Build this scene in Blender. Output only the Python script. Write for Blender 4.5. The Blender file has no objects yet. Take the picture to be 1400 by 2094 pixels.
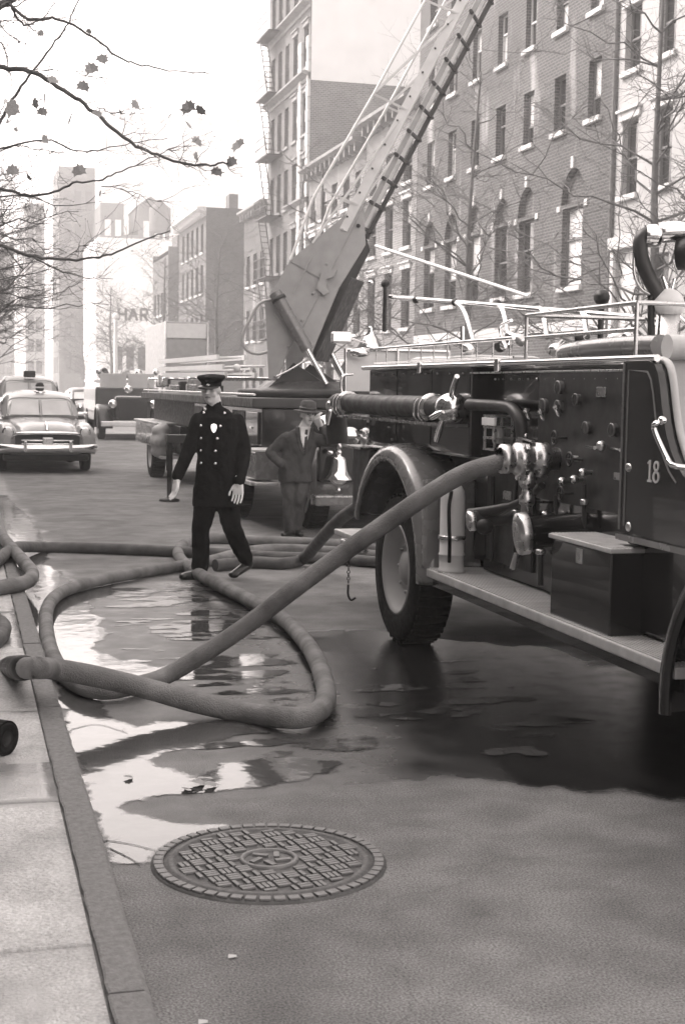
import bpy, bmesh, math, random
import numpy as np
from mathutils import Vector, Matrix
random.seed(7); RNG = np.random.RandomState(7)
sc = bpy.context.scene; COL = sc.collection
rad = math.radians

# ---------------------------------------------------------------- camera
EYE = Vector((0, 0, 1.70)); YAW = rad(15.034); PITCH = rad(4.986); ROLL = rad(0.9); LENS = 50.0
FX = LENS / 36 * 2094
fw = Vector((math.sin(YAW)*math.cos(PITCH), math.cos(YAW)*math.cos(PITCH), -math.sin(PITCH)))
rt = Vector((math.cos(YAW), -math.sin(YAW), 0)); up = rt.cross(fw)
cr, sr = math.cos(ROLL), math.sin(ROLL)
cam = bpy.data.cameras.new('camera'); camo = bpy.data.objects.new('camera', cam); COL.objects.link(camo)
cam.lens = LENS; cam.sensor_fit = 'VERTICAL'; cam.sensor_height = 36; cam.clip_end = 2000; cam.clip_start = 0.05
right2 = rt*cr + up*sr; up2 = up*cr - rt*sr
M = Matrix((right2, up2, -fw)).transposed().to_4x4(); M.translation = EYE
camo.matrix_world = M; sc.camera = camo
cam.dof.use_dof = True; cam.dof.focus_distance = 8.5; cam.dof.aperture_fstop = 8.0

# ---------------------------------------------------------------- sky, sun, exposure
SUN_EL, SUN_AZ = rad(45), rad(-52)      # azimuth measured from +Y (down the street), positive to +X
w = bpy.data.worlds.new('World'); sc.world = w; w.use_nodes = True
nt = w.node_tree; nt.nodes.clear()
sky = nt.nodes.new('ShaderNodeTexSky'); sky.sky_type = 'NISHITA'; sky.sun_disc = False
sky.sun_elevation = SUN_EL; sky.sun_rotation = SUN_AZ; sky.dust_density = 2.5; sky.air_density = 1.0; sky.ozone_density = 1.0; sky.altitude = 0
hs = nt.nodes.new('ShaderNodeHueSaturation'); hs.inputs['Saturation'].default_value = 0.0
tint = nt.nodes.new('ShaderNodeMix'); tint.data_type = 'RGBA'; tint.blend_type = 'MULTIPLY'; tint.inputs[0].default_value = 1
tint.inputs[7].default_value = (1.0, 0.915, 0.88, 1)
bg = nt.nodes.new('ShaderNodeBackground'); bg.inputs[1].default_value = 0.14
ow = nt.nodes.new('ShaderNodeOutputWorld')
nt.links.new(sky.outputs[0], hs.inputs['Color']); nt.links.new(hs.outputs[0], tint.inputs[6])
nt.links.new(tint.outputs[2], bg.inputs[0]); nt.links.new(bg.outputs[0], ow.inputs[0])
sl = bpy.data.lights.new('sun', 'SUN'); so = bpy.data.objects.new('sun', sl); COL.objects.link(so)
sl.energy = 1.15; sl.angle = rad(12); sl.color = (1.0, 0.915, 0.88)
sd = Vector((math.sin(SUN_AZ)*math.cos(SUN_EL), math.cos(SUN_AZ)*math.cos(SUN_EL), math.sin(SUN_EL)))
so.rotation_euler = sd.to_track_quat('Z', 'Y').to_euler(); so.location = (0, 0, 40)
sc.view_settings.view_transform = 'Standard'; sc.view_settings.look = 'None'
sc.view_settings.exposure = 2.1; sc.view_settings.gamma = 1.0
sc.render.engine = 'CYCLES'
sc.cycles.max_bounces = 8; sc.cycles.volume_bounces = 1; sc.cycles.transparent_max_bounces = 16

# ---------------------------------------------------------------- surveying helpers (photo pixel -> point in the place)
def ray(px, py):
    dx, dy = px-700, py-1047
    x = cr*dx + sr*dy; y = -sr*dx + cr*dy
    return fw + rt*(x/FX) - up*(y/FX)
def at(px, py, X=None, Y=None, Z=None, D=None):
    d = ray(px, py)
    t = (X-EYE.x)/d.x if X is not None else (Y-EYE.y)/d.y if Y is not None else (Z-EYE.z)/d.z if Z is not None else D
    return EYE + d*t

# ---------------------------------------------------------------- materials
MATS = {}
def mat(name, v, rough=0.6, metal=0.0, noise=None, bump=None, ior=1.5, coat=0.0, fn=None):
    """grey procedural material: noise=(scale, amount), bump=(scale, strength)"""
    if name in MATS: return MATS[name]
    m = bpy.data.materials.new(name); m.use_nodes = True; n = m.node_tree; b = n.nodes['Principled BSDF']
    b.inputs['Base Color'].default_value = (v, v, v, 1); b.inputs['Roughness'].default_value = rough
    b.inputs['Metallic'].default_value = metal; b.inputs['IOR'].default_value = ior; b.inputs['Coat Weight'].default_value = coat
    tc = n.nodes.new('ShaderNodeTexCoord')
    if noise:
        t = n.nodes.new('ShaderNodeTexNoise'); t.inputs['Scale'].default_value = noise[0]; t.inputs['Detail'].default_value = 6
        n.links.new(tc.outputs['Object'], t.inputs['Vector'])
        r = n.nodes.new('ShaderNodeMapRange'); a = noise[1]
        r.inputs[1].default_value = .25; r.inputs[2].default_value = .75; r.inputs[3].default_value = v*(1-a); r.inputs[4].default_value = v*(1+a)
        n.links.new(t.outputs[0], r.inputs[0]); n.links.new(r.outputs[0], b.inputs['Base Color'])
        r2 = n.nodes.new('ShaderNodeMapRange'); r2.inputs[1].default_value = .3; r2.inputs[2].default_value = .7
        r2.inputs[3].default_value = max(.02, rough*.75); r2.inputs[4].default_value = min(1, rough*1.3)
        t2 = n.nodes.new('ShaderNodeTexNoise'); t2.inputs['Scale'].default_value = noise[0]*2.7; t2.inputs['Detail'].default_value = 4
        n.links.new(tc.outputs['Object'], t2.inputs['Vector']); n.links.new(t2.outputs[0], r2.inputs[0]); n.links.new(r2.outputs[0], b.inputs['Roughness'])
    if bump:
        t = n.nodes.new('ShaderNodeTexNoise'); t.inputs['Scale'].default_value = bump[0]; t.inputs['Detail'].default_value = 5
        n.links.new(tc.outputs['Object'], t.inputs['Vector'])
        k = n.nodes.new('ShaderNodeBump'); k.inputs['Strength'].default_value = bump[1]; k.inputs['Distance'].default_value = .02
        n.links.new(t.outputs[0], k.inputs['Height']); n.links.new(k.outputs[0], b.inputs['Normal'])
    if fn: fn(m, n, b, tc)
    MATS[name] = m; return m

def brick_fn(v, vm, streak=.0):
    def f(m, n, b, tc):
        sx = n.nodes.new('ShaderNodeSeparateXYZ'); g = n.nodes.new('ShaderNodeNewGeometry')
        n.links.new(g.outputs['Position'], sx.inputs[0])
        ad = n.nodes.new('ShaderNodeMath'); ad.operation = 'ADD'; n.links.new(sx.outputs[0], ad.inputs[0]); n.links.new(sx.outputs[1], ad.inputs[1])
        cx = n.nodes.new('ShaderNodeCombineXYZ'); n.links.new(ad.outputs[0], cx.inputs[0]); n.links.new(sx.outputs[2], cx.inputs[1])
        br = n.nodes.new('ShaderNodeTexBrick'); n.links.new(cx.outputs[0], br.inputs['Vector'])
        br.inputs['Scale'].default_value = 1; br.inputs['Brick Width'].default_value = .22; br.inputs['Row Height'].default_value = .085
        br.inputs['Mortar Size'].default_value = .014; br.inputs['Mortar Smooth'].default_value = .3; br.inputs['Bias'].default_value = -.2
        br.inputs['Color1'].default_value = (v*.8, v*.8, v*.8, 1); br.inputs['Color2'].default_value = (v*1.2, v*1.2, v*1.2, 1)
        br.inputs['Mortar'].default_value = (vm, vm, vm, 1)
        # large-scale soot and pale streaks running down the wall
        mp = n.nodes.new('ShaderNodeMapping'); mp.inputs['Scale'].default_value = (1, 1, .22); n.links.new(g.outputs['Position'], mp.inputs[0])
        t = n.nodes.new('ShaderNodeTexNoise'); t.inputs['Scale'].default_value = 1.1; t.inputs['Detail'].default_value = 5; n.links.new(mp.outputs[0], t.inputs['Vector'])
        r = n.nodes.new('ShaderNodeMapRange'); r.inputs[1].default_value = .58; r.inputs[2].default_value = .78; r.inputs[3].default_value = 0; r.inputs[4].default_value = streak
        n.links.new(t.outputs[0], r.inputs[0])
        mx = n.nodes.new('ShaderNodeMix'); mx.data_type = 'RGBA'; n.links.new(r.outputs[0], mx.inputs[0]); n.links.new(br.outputs[0], mx.inputs[6])
        mx.inputs[7].default_value = (.55, .55, .55, 1)
        t2 = n.nodes.new('ShaderNodeTexNoise'); t2.inputs['Scale'].default_value = .35; t2.inputs['Detail'].default_value = 6; n.links.new(g.outputs['Position'], t2.inputs['Vector'])
        r2 = n.nodes.new('ShaderNodeMapRange'); r2.inputs[1].default_value = .3; r2.inputs[2].default_value = .7; r2.inputs[3].default_value = .75; r2.inputs[4].default_value = 1.2
        n.links.new(t2.outputs[0], r2.inputs[0])
        mu = n.nodes.new('ShaderNodeMix'); mu.data_type = 'RGBA'; mu.blend_type = 'MULTIPLY'; mu.inputs[0].default_value = 1
        n.links.new(mx.outputs[2], mu.inputs[6]); n.links.new(r2.outputs[0], mu.inputs[7])
        n.links.new(mu.outputs[2], b.inputs['Base Color'])
        k = n.nodes.new('ShaderNodeBump'); k.inputs['Strength'].default_value = .8; k.inputs['Distance'].default_value = .02; k.invert = True
        n.links.new(br.outputs['Fac'], k.inputs['Height']); n.links.new(k.outputs[0], b.inputs['Normal'])
    return f

mat('chrome', .82, .12, 1.0, noise=(9, .08)); mat('nickel', .62, .3, 1.0, noise=(14, .15))
mat('paint_dark', .012, .16, noise=(3, .25), coat=.5); mat('paint_dull', .03, .45, noise=(4, .3)); mat('black_iron', .012, .55, noise=(8, .3), bump=(60, .1))
mat('rubber', .009, .85, noise=(12, .3), bump=(40, .15), ior=1.3); mat('wheel_grey', .33, .45, noise=(5, .12))
mat('tread_plate', .5, .55, .3, noise=(9, .2)); mat('skylit_paint', .15, .25, noise=(4, .2), coat=.6)  # fender colour lightened to carry the sky's reflection
mat('gold_leaf', .55, .4, .2, noise=(20, .1)); mat('stripe', .12, .4); mat('tan_leather', .5, .5, noise=(6, .1), bump=(50, .1))
mat('hose_jacket', .19, .8, noise=(5, .5), bump=(130, .6)); mat('hose_dark', .09, .75, noise=(6, .4), bump=(90, .25)); mat('suction_rubber', .035, .55, noise=(6, .3), bump=(70, .2))
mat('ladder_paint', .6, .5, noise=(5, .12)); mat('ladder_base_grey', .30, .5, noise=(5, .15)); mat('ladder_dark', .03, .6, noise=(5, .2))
mat('cloth_navy', .009, .95, noise=(15, .25), bump=(13, .9), ior=1.2); mat('cloth_grey', .06, .95, noise=(14, .2), bump=(13, .9), ior=1.25); mat('cloth_trouser', .07, .95, noise=(14, .2), bump=(11, 1.0), ior=1.25)
mat('skin', .55, .6, noise=(10, .08)); mat('glove', .85, .85, noise=(20, .06)); mat('shirt', .75, .8); mat('felt', .05, .9, noise=(20, .2)); mat('leather_black', .015, .3); mat('eye_dark', .02, .3); mat('lip', .2, .6)
mat('glass_dark', .02, .05, ior=1.6, noise=(2, .3)); mat('glass_blind', .6, .08, ior=1.5, noise=(3, .1)); mat('windscreen', .6, .06, ior=1.5, noise=(1.5, .25))  # windscreen base is pale: the sky reflection is put into its colour
mat('frame_white', .5, .6, noise=(6, .1)); mat('frame_dark', .12, .6, noise=(6, .2)); mat('stone_light', .5, .85, noise=(2, .12), bump=(30, .2)); mat('cornice', .2, .8, noise=(3, .2))
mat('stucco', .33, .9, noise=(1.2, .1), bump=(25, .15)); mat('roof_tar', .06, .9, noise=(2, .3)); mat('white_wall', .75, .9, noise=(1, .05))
mat('brick_mid', .17, .9, fn=brick_fn(.058, .14, .62)); mat('brick_dark', .10, .9, fn=brick_fn(.10, .16, .15)); mat('brick_pale', .22, .9, fn=brick_fn(.15, .26, .3))
mat('bark', .11, .9, noise=(12, .3), bump=(30, .6)); mat('bark_pale', .14, .9, noise=(8, .4), bump=(30, .6)); mat('leaf_dry', .28, .7, noise=(20, .3))
mat('car_paint', .36, .2, noise=(2, .06), coat=.6); mat('car_light', .38, .22, noise=(2, .06), coat=.5); mat('car_dark', .03, .2, noise=(3, .2), coat=.5)
mat('canvas', .42, .9, noise=(6, .12), bump=(40, .2)); mat('white_paint', .72, .5, noise=(6, .06)); mat('sign_ink', .05, .8)
mat('iron_bar', .17, .5, .2, noise=(18, .2), bump=(90, .2)); mat('iron_cover', .10, .6, .2, noise=(18, .25), bump=(90, .25)); mat('kerb_granite', .17, .85, noise=(40, .25), bump=(120, .3))
mat('paper_scrap', .5, .9); mat('bin_metal', .3, .5, .4, noise=(6, .3))

# ---------------------------------------------------------------- mesh building
ORG = {}
def tag(o, label=None, cat=None, group=None, kind=None):
    for k, v in (('label', label), ('category', cat), ('group', group), ('kind', kind)):
        if v: o[k] = v
    return o
def thing(name, loc, label, cat, group=None):
    o = bpy.data.objects.new(name, None); COL.objects.link(o); o.location = loc; o.empty_display_size = .1
    ORG[o.name] = Vector(loc); return tag(o, label, cat, group)
class MB:
    def __init__(s): s.v = []; s.f = []; s.sm = []
    def add(s, vs, fs, smooth=False):
        k = len(s.v); s.v += [tuple(x) for x in vs]; s.f += [tuple(i+k for i in f) for f in fs]; s.sm += [smooth]*len(fs); return s
    def box(s, a, b):
        x0, y0, z0 = (min(a[i], b[i]) for i in range(3)); x1, y1, z1 = (max(a[i], b[i]) for i in range(3))
        return s.add([(x0,y0,z0),(x1,y0,z0),(x1,y1,z0),(x0,y1,z0),(x0,y0,z1),(x1,y0,z1),(x1,y1,z1),(x0,y1,z1)],
                     [(0,3,2,1),(4,5,6,7),(0,1,5,4),(1,2,6,5),(2,3,7,6),(3,0,4,7)])
    def cbox(s, a, b, c=.01):
        """box with chamfered edges"""
        bm = bmesh.new(); bmesh.ops.create_cube(bm, size=1)
        for v in bm.verts: v.co = Vector([(a[i]+b[i])/2 + v.co[i]*abs(b[i]-a[i]) for i in range(3)])
        bmesh.ops.bevel(bm, geom=bm.edges[:], offset=c, segments=2, affect='EDGES', profile=.6)
        s.bm(bm); return s
    def bm(s, bm, smooth=False):
        bm.verts.index_update(); s.add([v.co[:] for v in bm.verts], [[v.index for v in f.verts] for f in bm.faces], smooth); bm.free(); return s
    def beam(s, p, q, w, h, upv=(0,0,1)):
        p, q = Vector(p), Vector(q); d = (q-p).normalized(); u = Vector(upv)
        a = d.cross(u); a = a.normalized() if a.length > 1e-4 else Vector((1,0,0)); u = a.cross(d)
        vs = [c + a*i*w/2 + u*j*h/2 for c in (p, q) for i, j in ((-1,-1),(1,-1),(1,1),(-1,1))]
        return s.add(vs, [(0,1,2,3),(7,6,5,4),(0,4,5,1),(1,5,6,2),(2,6,7,3),(3,7,4,0)])
    def tube(s, path, r, seg=10, cap=True, smooth=True):
        P = [Vector(p) for p in path]; n = len(P); R = r if isinstance(r, (list, tuple)) else [r]*n
        vs = []; fs = []; nrm = None
        for i in range(n):
            t = (P[min(i+1, n-1)] - P[max(i-1, 0)]).normalized()
            if nrm is None:
                nrm = t.cross(Vector((0,0,1))); nrm = nrm.normalized() if nrm.length > 1e-3 else Vector((1,0,0))
            else:
                nrm = nrm - t*nrm.dot(t); nrm = nrm.normalized() if nrm.length > 1e-5 else t.orthogonal().normalized()
            bn = t.cross(nrm)
            for k in range(seg):
                a = 2*math.pi*k/seg; vs.append(P[i] + (nrm*math.cos(a) + bn*math.sin(a))*R[i])
        for i in range(n-1):
            for k in range(seg):
                k2 = (k+1) % seg; fs.append((i*seg+k, i*seg+k2, (i+1)*seg+k2, (i+1)*seg+k))
        s.add(vs, fs, smooth)
        if cap: s.add(vs[:seg], [tuple(range(seg))[::-1]]); s.add(vs[-seg:], [tuple(range(seg))])
        return s
    def lathe(s, prof, c, axis=(0,0,1), seg=20, smooth=True):
        """prof: list of (radius, height along axis)"""
        ax = Vector(axis).normalized(); a = ax.orthogonal().normalized(); b = ax.cross(a); c = Vector(c); vs = []; fs = []
        for r, h in prof:
            for k in range(seg):
                t = 2*math.pi*k/seg; vs.append(c + ax*h + (a*math.cos(t) + b*math.sin(t))*max(r, 1e-4))
        for i in range(len(prof)-1):
            for k in range(seg):
                k2 = (k+1) % seg; fs.append((i*seg+k, i*seg+k2, (i+1)*seg+k2, (i+1)*seg+k))
        s.add(vs, fs, smooth); return s
    def prism(s, poly, n, t):
        """planar outline (3D points) extruded by vector n*t"""
        d = Vector(n)*t; k = len(poly); P = [Vector(p) for p in poly]
        s.add(P + [p+d for p in P], [tuple(range(k)), tuple(range(2*k-1, k-1, -1))] + [(i, i+k, (i+1) % k + k, (i+1) % k) for i in range(k)]); return s
    def ball(s, c, r, seg=14, ring=9):
        rx, ry, rz = r if isinstance(r, (list, tuple)) else (r, r, r); c = Vector(c); vs = []; fs = []
        for i in range(ring+1):
            a = math.pi*i/ring
            for k in range(seg):
                b = 2*math.pi*k/seg; vs.append(c + Vector((rx*math.sin(a)*math.cos(b), ry*math.sin(a)*math.sin(b), rz*math.cos(a))))
        for i in range(ring):
            for k in range(seg):
                k2 = (k+1) % seg; fs.append((i*seg+k, (i+1)*seg+k, (i+1)*seg+k2, i*seg+k2))
        return s.add(vs, fs, True)
    def cone(s, p, q, r0, r1, seg=12):
        """tapered capsule for organic blending"""
        p, q = Vector(p), Vector(q); d = (q-p).normalized()
        path = [p-d*r0*.9, p-d*r0*.6, p, q, q+d*r1*.6, q+d*r1*.9]
        return s.tube(path, [r0*.35, r0*.8, r0, r1, r1*.8, r1*.35], seg)
    def xf(s, m): s.v = [tuple(m @ Vector(p)) for p in s.v]; return s
    def build(s, name, material, parent=None, origin=None, local=False, weld=False):
        org = ORG[parent.name] if parent else Vector(origin or (0,0,0))
        me = bpy.data.meshes.new(name)
        vs = s.v if local else [(p[0]-org.x, p[1]-org.y, p[2]-org.z) for p in s.v]
        me.from_pydata(vs, [], s.f); me.polygons.foreach_set('use_smooth', s.sm)
        bm = bmesh.new(); bm.from_mesh(me)
        if weld: bmesh.ops.remove_doubles(bm, verts=bm.verts, dist=1e-5)
        bmesh.ops.recalc_face_normals(bm, faces=bm.faces); bm.to_mesh(me); bm.free()
        me.materials.append(MATS[material] if isinstance(material, str) else material); me.update()
        o = bpy.data.objects.new(name, me); COL.objects.link(o)
        if parent: o.parent = parent
        else: o.location = org
        ORG[o.name] = org; return o
from mathutils import noise as mnoise
def organic(mb, name, material, parent, voxel=.014, smooth=6, local=True, folds=0):
    """fuse overlapping shapes into one continuous surface"""
    o = mb.build(name+'_src', material, None, (0,0,0), local=True)
    r = o.modifiers.new('r', 'REMESH'); r.mode = 'VOXEL'; r.voxel_size = voxel
    sm = o.modifiers.new('s', 'SMOOTH'); sm.factor = .5; sm.iterations = smooth
    dg = bpy.context.evaluated_depsgraph_get(); me = bpy.data.meshes.new_from_object(o.evaluated_get(dg))
    bpy.data.objects.remove(o); me.name = name
    if folds:          # creases of loose cloth, tighter across than along
        nn = [v.normal.copy() for v in me.vertices]
        for v, q in zip(me.vertices, nn):
            a = mnoise.noise(Vector((v.co.x*11, v.co.y*11, v.co.z*5+v.co.x*5))); c = mnoise.noise(Vector((v.co.x*24+9, v.co.y*24, v.co.z*13-v.co.x*12)))
            v.co += q*(folds*(a - .6*abs(a)) + folds*.5*c)
        me.update()
    for p in me.polygons: p.use_smooth = True
    n = bpy.data.objects.new(name, me); COL.objects.link(n); n.parent = parent; ORG[n.name] = ORG[parent.name]; return n
def cp(o, parent, loc=None):
    c = o.copy(); COL.objects.link(c); c.parent = parent
    if loc is not None: c.location = loc
    ORG[c.name] = ORG.get(parent.name, Vector()) if parent else Vector(loc or (0,0,0)); return c
def copy_tree(o, parent=None, loc=None):
    c = cp(o, parent, loc)
    for ch in o.children: copy_tree(ch, c)
    return c
def catmull(P, n=6):
    P = [Vector(p) for p in P]; Q = [P[0]*2-P[1]] + P + [P[-1]*2-P[-2]]; out = []
    for i in range(1, len(Q)-2):
        a, b, c, d = Q[i-1:i+3]
        for k in range(n):
            t = k/n; out.append(.5*((2*b) + (c-a)*t + (2*a-5*b+4*c-d)*t*t + (3*b-a-3*c+d)*t**3))
    out.append(P[-1]); return out
# ================================================================ THE SETTING: street, kerbs, pavements, water
KX = .467                                  # road side of the near kerb
def vnoise(x, y, seed=0):
    x = np.asarray(x, float); y = np.asarray(y, float); xi = np.floor(x).astype(int); yi = np.floor(y).astype(int); u = x-xi; v = y-yi
    u = u*u*(3-2*u); v = v*v*(3-2*v)
    def h(a, b):
        n = (a*374761393 + b*668265263 + seed*974711) & 0x7fffffff; n = ((n ^ (n >> 13))*1274126177) & 0x7fffffff
        return ((n ^ (n >> 16)) & 0xffff)/65535.0
    return (h(xi,yi)*(1-u)+h(xi+1,yi)*u)*(1-v) + (h(xi,yi+1)*(1-u)+h(xi+1,yi+1)*u)*v
def fbm(x, y, seed=0, o=4):
    s = 0; a = .5; t = 0
    for i in range(o): s = s + a*vnoise(x*2**i, y*2**i, seed+i*17); t += a; a *= .5
    return s/t
def sdpoly(x, y, poly):
    """signed distance, positive inside"""
    d = np.full(x.shape, 1e9); ins = np.zeros(x.shape, bool); n = len(poly)
    for i in range(n):
        ax, ay = poly[i]; bx, by = poly[(i+1) % n]; ex, ey = bx-ax, by-ay
        t = np.clip(((x-ax)*ex + (y-ay)*ey)/(ex*ex+ey*ey+1e-12), 0, 1)
        d = np.minimum(d, np.hypot(x-ax-t*ex, y-ay-t*ey))
        c = ((ay > y) != (by > y)) & (x < (bx-ax)*(y-ay)/(by-ay+1e-12)+ax); ins ^= c
    return np.where(ins, d, -d)
def gp(pts, z=0.0): return [(at(x, y, Z=z).x, at(x, y, Z=z).y) for x, y in pts]
MANX, MANY, MANR = 1.055, 4.865, .362
POOL1 = gp([(120,1405),(190,1425),(262,1492),(330,1478),(500,1478),(560,1500),(470,1512),(330,1540),(320,1570),(400,1592),(470,1560),(600,1545),(700,1560),(640,1592),(540,1612),(380,1626),(262,1640),(250,1665),(350,1682),(460,1690),(420,1712),(310,1775),(232,1774),(196,1690),(150,1545)])
POOL2 = gp([(62,1150),(110,1158),(150,1190),(232,1192),(240,1215),(180,1232),(200,1262),(225,1300),(192,1325),(240,1350),(330,1366),(420,1340),(440,1352),(330,1400),(120,1400),(88,1330),(84,1250)])
POOL3 = gp([(-40,970),(12,985),(20,1020),(62,1062),(90,1105),(110,1112),(100,1135),(80,1175),(60,1180),(30,1100),(-40,1000)])
PATCH1 = gp([(205,1190),(430,1195),(520,1240),(620,1330),(650,1420),(600,1460),(330,1410),(190,1340)])
PATCH2 = gp([(250,1485),(640,1480),(760,1545),(700,1590),(420,1600),(300,1560)])
PATCH3 = gp([(655,1330),(980,1330),(1250,1480),(1130,1560),(700,1540),(670,1440)])
WET = gp([(180,1180),(430,1190),(600,1290),(760,1290),(1000,1310),(1500,1380),(1600,1640),(1380,1645),(1150,1615),(900,1600),(700,1598),(480,1640),(250,1680),(120,1400)])
def water(x, y):
    n = (fbm(x*3.2, y*3.0, 3, 5)-.5); nf = fbm(x*14, y*14, 9, 3)-.5
    f = np.maximum(np.maximum(sdpoly(x, y, POOL1), sdpoly(x, y, POOL2)), sdpoly(x, y, POOL3)) + n*.13 + nf*.09 + .012
    pn = .55*fbm(x*1.7, y*5.5, 21, 5) + .45*fbm(x*5, y*9, 23, 4)
    for P, th in ((PATCH1, .505), (PATCH2, .48), (PATCH3, .56)):
        e = np.clip(sdpoly(x, y, P)/.18, -1, 1); f = np.maximum(f, np.where(e > -.2, (pn-th)*.5 - (1-np.clip(e, 0, 1))*.09 + nf*.05, -1))
    f = np.maximum(f, (.06+.16*fbm(y*1.1, y*0+1, 5, 2)) - (x-KX) - np.clip((y-15)*.02, 0, .3) - np.clip((9.5-y)*.3, 0, 1))      # gutter runnel
    return np.minimum(f, np.hypot(x-MANX, y-MANY)-MANR-.045)
def wetness(x, y):
    d = np.maximum(sdpoly(x, y, WET), np.maximum(sdpoly(x, y, POOL3)+.05, np.maximum(sdpoly(x, y, POOL1), sdpoly(x, y, POOL2))+.06))
    d = np.maximum(d, water(x, y)+.03)
    k = .6 + .4*np.clip((x-1.3+(fbm(x*2, y*2, 91)-.5)*1.2)/1.1, 0, 1)
    return k*np.clip(.5 + (d + (fbm(x*2.4, y*2.4, 31, 5)-.5)*.34 + (fbm(x*11, y*11, 37, 3)-.5)*.12)/.10, 0, 1)

def grid_mesh(name, xs, ys, zf, attr=None):
    X, Y = np.meshgrid(xs, ys); nx, ny = len(xs), len(ys); Z = zf(X, Y)
    V = np.stack([X, Y, Z], -1).reshape(-1, 3); i = np.arange(nx*ny).reshape(ny, nx)
    Fq = np.stack([i[:-1,:-1], i[:-1,1:], i[1:,1:], i[1:,:-1]], -1).reshape(-1, 4)
    me = bpy.data.meshes.new(name); me.from_pydata(V.tolist(), [], Fq.tolist()); me.polygons.foreach_set('use_smooth', [True]*len(Fq))
    if attr is not None:
        a = me.attributes.new('wet', 'FLOAT', 'POINT'); a.data.foreach_set('value', attr(X, Y).reshape(-1).astype(np.float32))
    me.update(); return me
def link(name, me, m, kind=None, parent=None):
    me.materials.append(MATS[m]); o = bpy.data.objects.new(name, me); COL.objects.link(o); o.parent = parent; ORG[o.name] = Vector()
    return tag(o, kind=kind)

def wet_fn(dry, wetv, fine=230, amp=.55, crack=.86):
    def f(m, n, b, tc):
        g = n.nodes.new('ShaderNodeNewGeometry'); at_ = n.nodes.new('ShaderNodeAttribute'); at_.attribute_name = 'wet'
        def noise(s, d=5):
            t = n.nodes.new('ShaderNodeTexNoise'); t.inputs['Scale'].default_value = s; t.inputs['Detail'].default_value = d; n.links.new(g.outputs['Position'], t.inputs['Vector']); return t
        def rng(src, a, b_, c, d):
            r = n.nodes.new('ShaderNodeMapRange'); [r.inputs[i+1].__setattr__('default_value', v) for i, v in enumerate((a, b_, c, d))]; n.links.new(src, r.inputs[0]); return r.outputs[0]
        def mul(a, b_):
            r = n.nodes.new('ShaderNodeMath'); r.operation = 'MULTIPLY'; n.links.new(a, r.inputs[0]); n.links.new(b_, r.inputs[1]); return r.outputs[0]
        v = mul(rng(noise(.9).outputs[0], .3, .7, dry*.74, dry*1.3), rng(noise(fine*.55, 3).outputs[0], .3, .7, 1-amp, 1+amp))
        v = mul(v, rng(noise(4).outputs[0], .3, .7, .78, 1.22))
        v = mul(v, rng(noise(1.7).outputs[0], .62, .72, 1, .72))       # oil and patch stains
        dn = n.nodes.new('ShaderNodeVectorMath'); dn.operation = 'MULTIPLY_ADD'; dn.inputs[1].default_value = (.5,.5,.5); n.links.new(noise(1.6).outputs['Color'], dn.inputs[0]); n.links.new(g.outputs['Position'], dn.inputs[2])
        vo = n.nodes.new('ShaderNodeTexVoronoi'); vo.feature = 'DISTANCE_TO_EDGE'; vo.inputs['Scale'].default_value = .55; n.links.new(dn.outputs[0], vo.inputs['Vector'])
        v = mul(v, rng(vo.outputs['Distance'], .0, .006, crack, 1))
        mx = n.nodes.new('ShaderNodeMix'); mx.data_type = 'FLOAT'; n.links.new(at_.outputs['Fac'], mx.inputs[0]); n.links.new(v, mx.inputs[2])
        wv = rng(noise(5).outputs[0], .3, .7, wetv*.7, wetv*1.3); n.links.new(wv, mx.inputs[3]); n.links.new(mx.outputs[0], b.inputs['Base Color'])
        m2 = n.nodes.new('ShaderNodeMix'); m2.data_type = 'FLOAT'; n.links.new(at_.outputs['Fac'], m2.inputs[0]); n.links.new(rng(noise(3).outputs[0], .3, .7, .72, .95), m2.inputs[2])
        n.links.new(rng(noise(6).outputs[0], .35, .65, .05, .22), m2.inputs[3]); n.links.new(m2.outputs[0], b.inputs['Roughness'])
        k = n.nodes.new('ShaderNodeBump'); k.inputs['Distance'].default_value = .012; n.links.new(noise(fine*.6, 3).outputs[0], k.inputs['Height'])
        n.links.new(rng(at_.outputs['Fac'], 0, 1, .9, .12), k.inputs['Strength']); n.links.new(k.outputs[0], b.inputs['Normal'])
    return f
mat('asphalt', .12, .8, fn=wet_fn(.175, .014)); mat('concrete', .33, .8, fn=wet_fn(.46, .24, 160, .22, 1.0))
def water_fn(m, n, b, tc):
    g = n.nodes.new('ShaderNodeNewGeometry'); t = n.nodes.new('ShaderNodeTexNoise'); t.inputs['Scale'].default_value = 5; t.inputs['Detail'].default_value = 3; n.links.new(g.outputs['Position'], t.inputs['Vector'])
    k = n.nodes.new('ShaderNodeBump'); k.inputs['Strength'].default_value = .10; k.inputs['Distance'].default_value = .02; n.links.new(t.outputs[0], k.inputs['Height']); n.links.new(k.outputs[0], b.inputs['Normal'])
    a = n.nodes.new('ShaderNodeAttribute'); a.attribute_name = 'depth'; t2 = n.nodes.new('ShaderNodeTexNoise'); t2.inputs['Scale'].default_value = 60; t2.inputs['Detail'].default_value = 5; n.links.new(g.outputs['Position'], t2.inputs['Vector'])
    ad = n.nodes.new('ShaderNodeMath'); ad.operation = 'MULTIPLY_ADD'; ad.inputs[1].default_value = .05; n.links.new(t2.outputs[0], ad.inputs[0]); n.links.new(a.outputs['Fac'], ad.inputs[2])
    r = n.nodes.new('ShaderNodeMapRange'); r.interpolation_type = 'SMOOTHSTEP'; r.inputs[1].default_value = .022; r.inputs[2].default_value = .062; n.links.new(ad.outputs[0], r.inputs[0]); n.links.new(r.outputs[0], b.inputs['Alpha'])
mat('water', .07, .06, ior=1.65, fn=water_fn)

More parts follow.
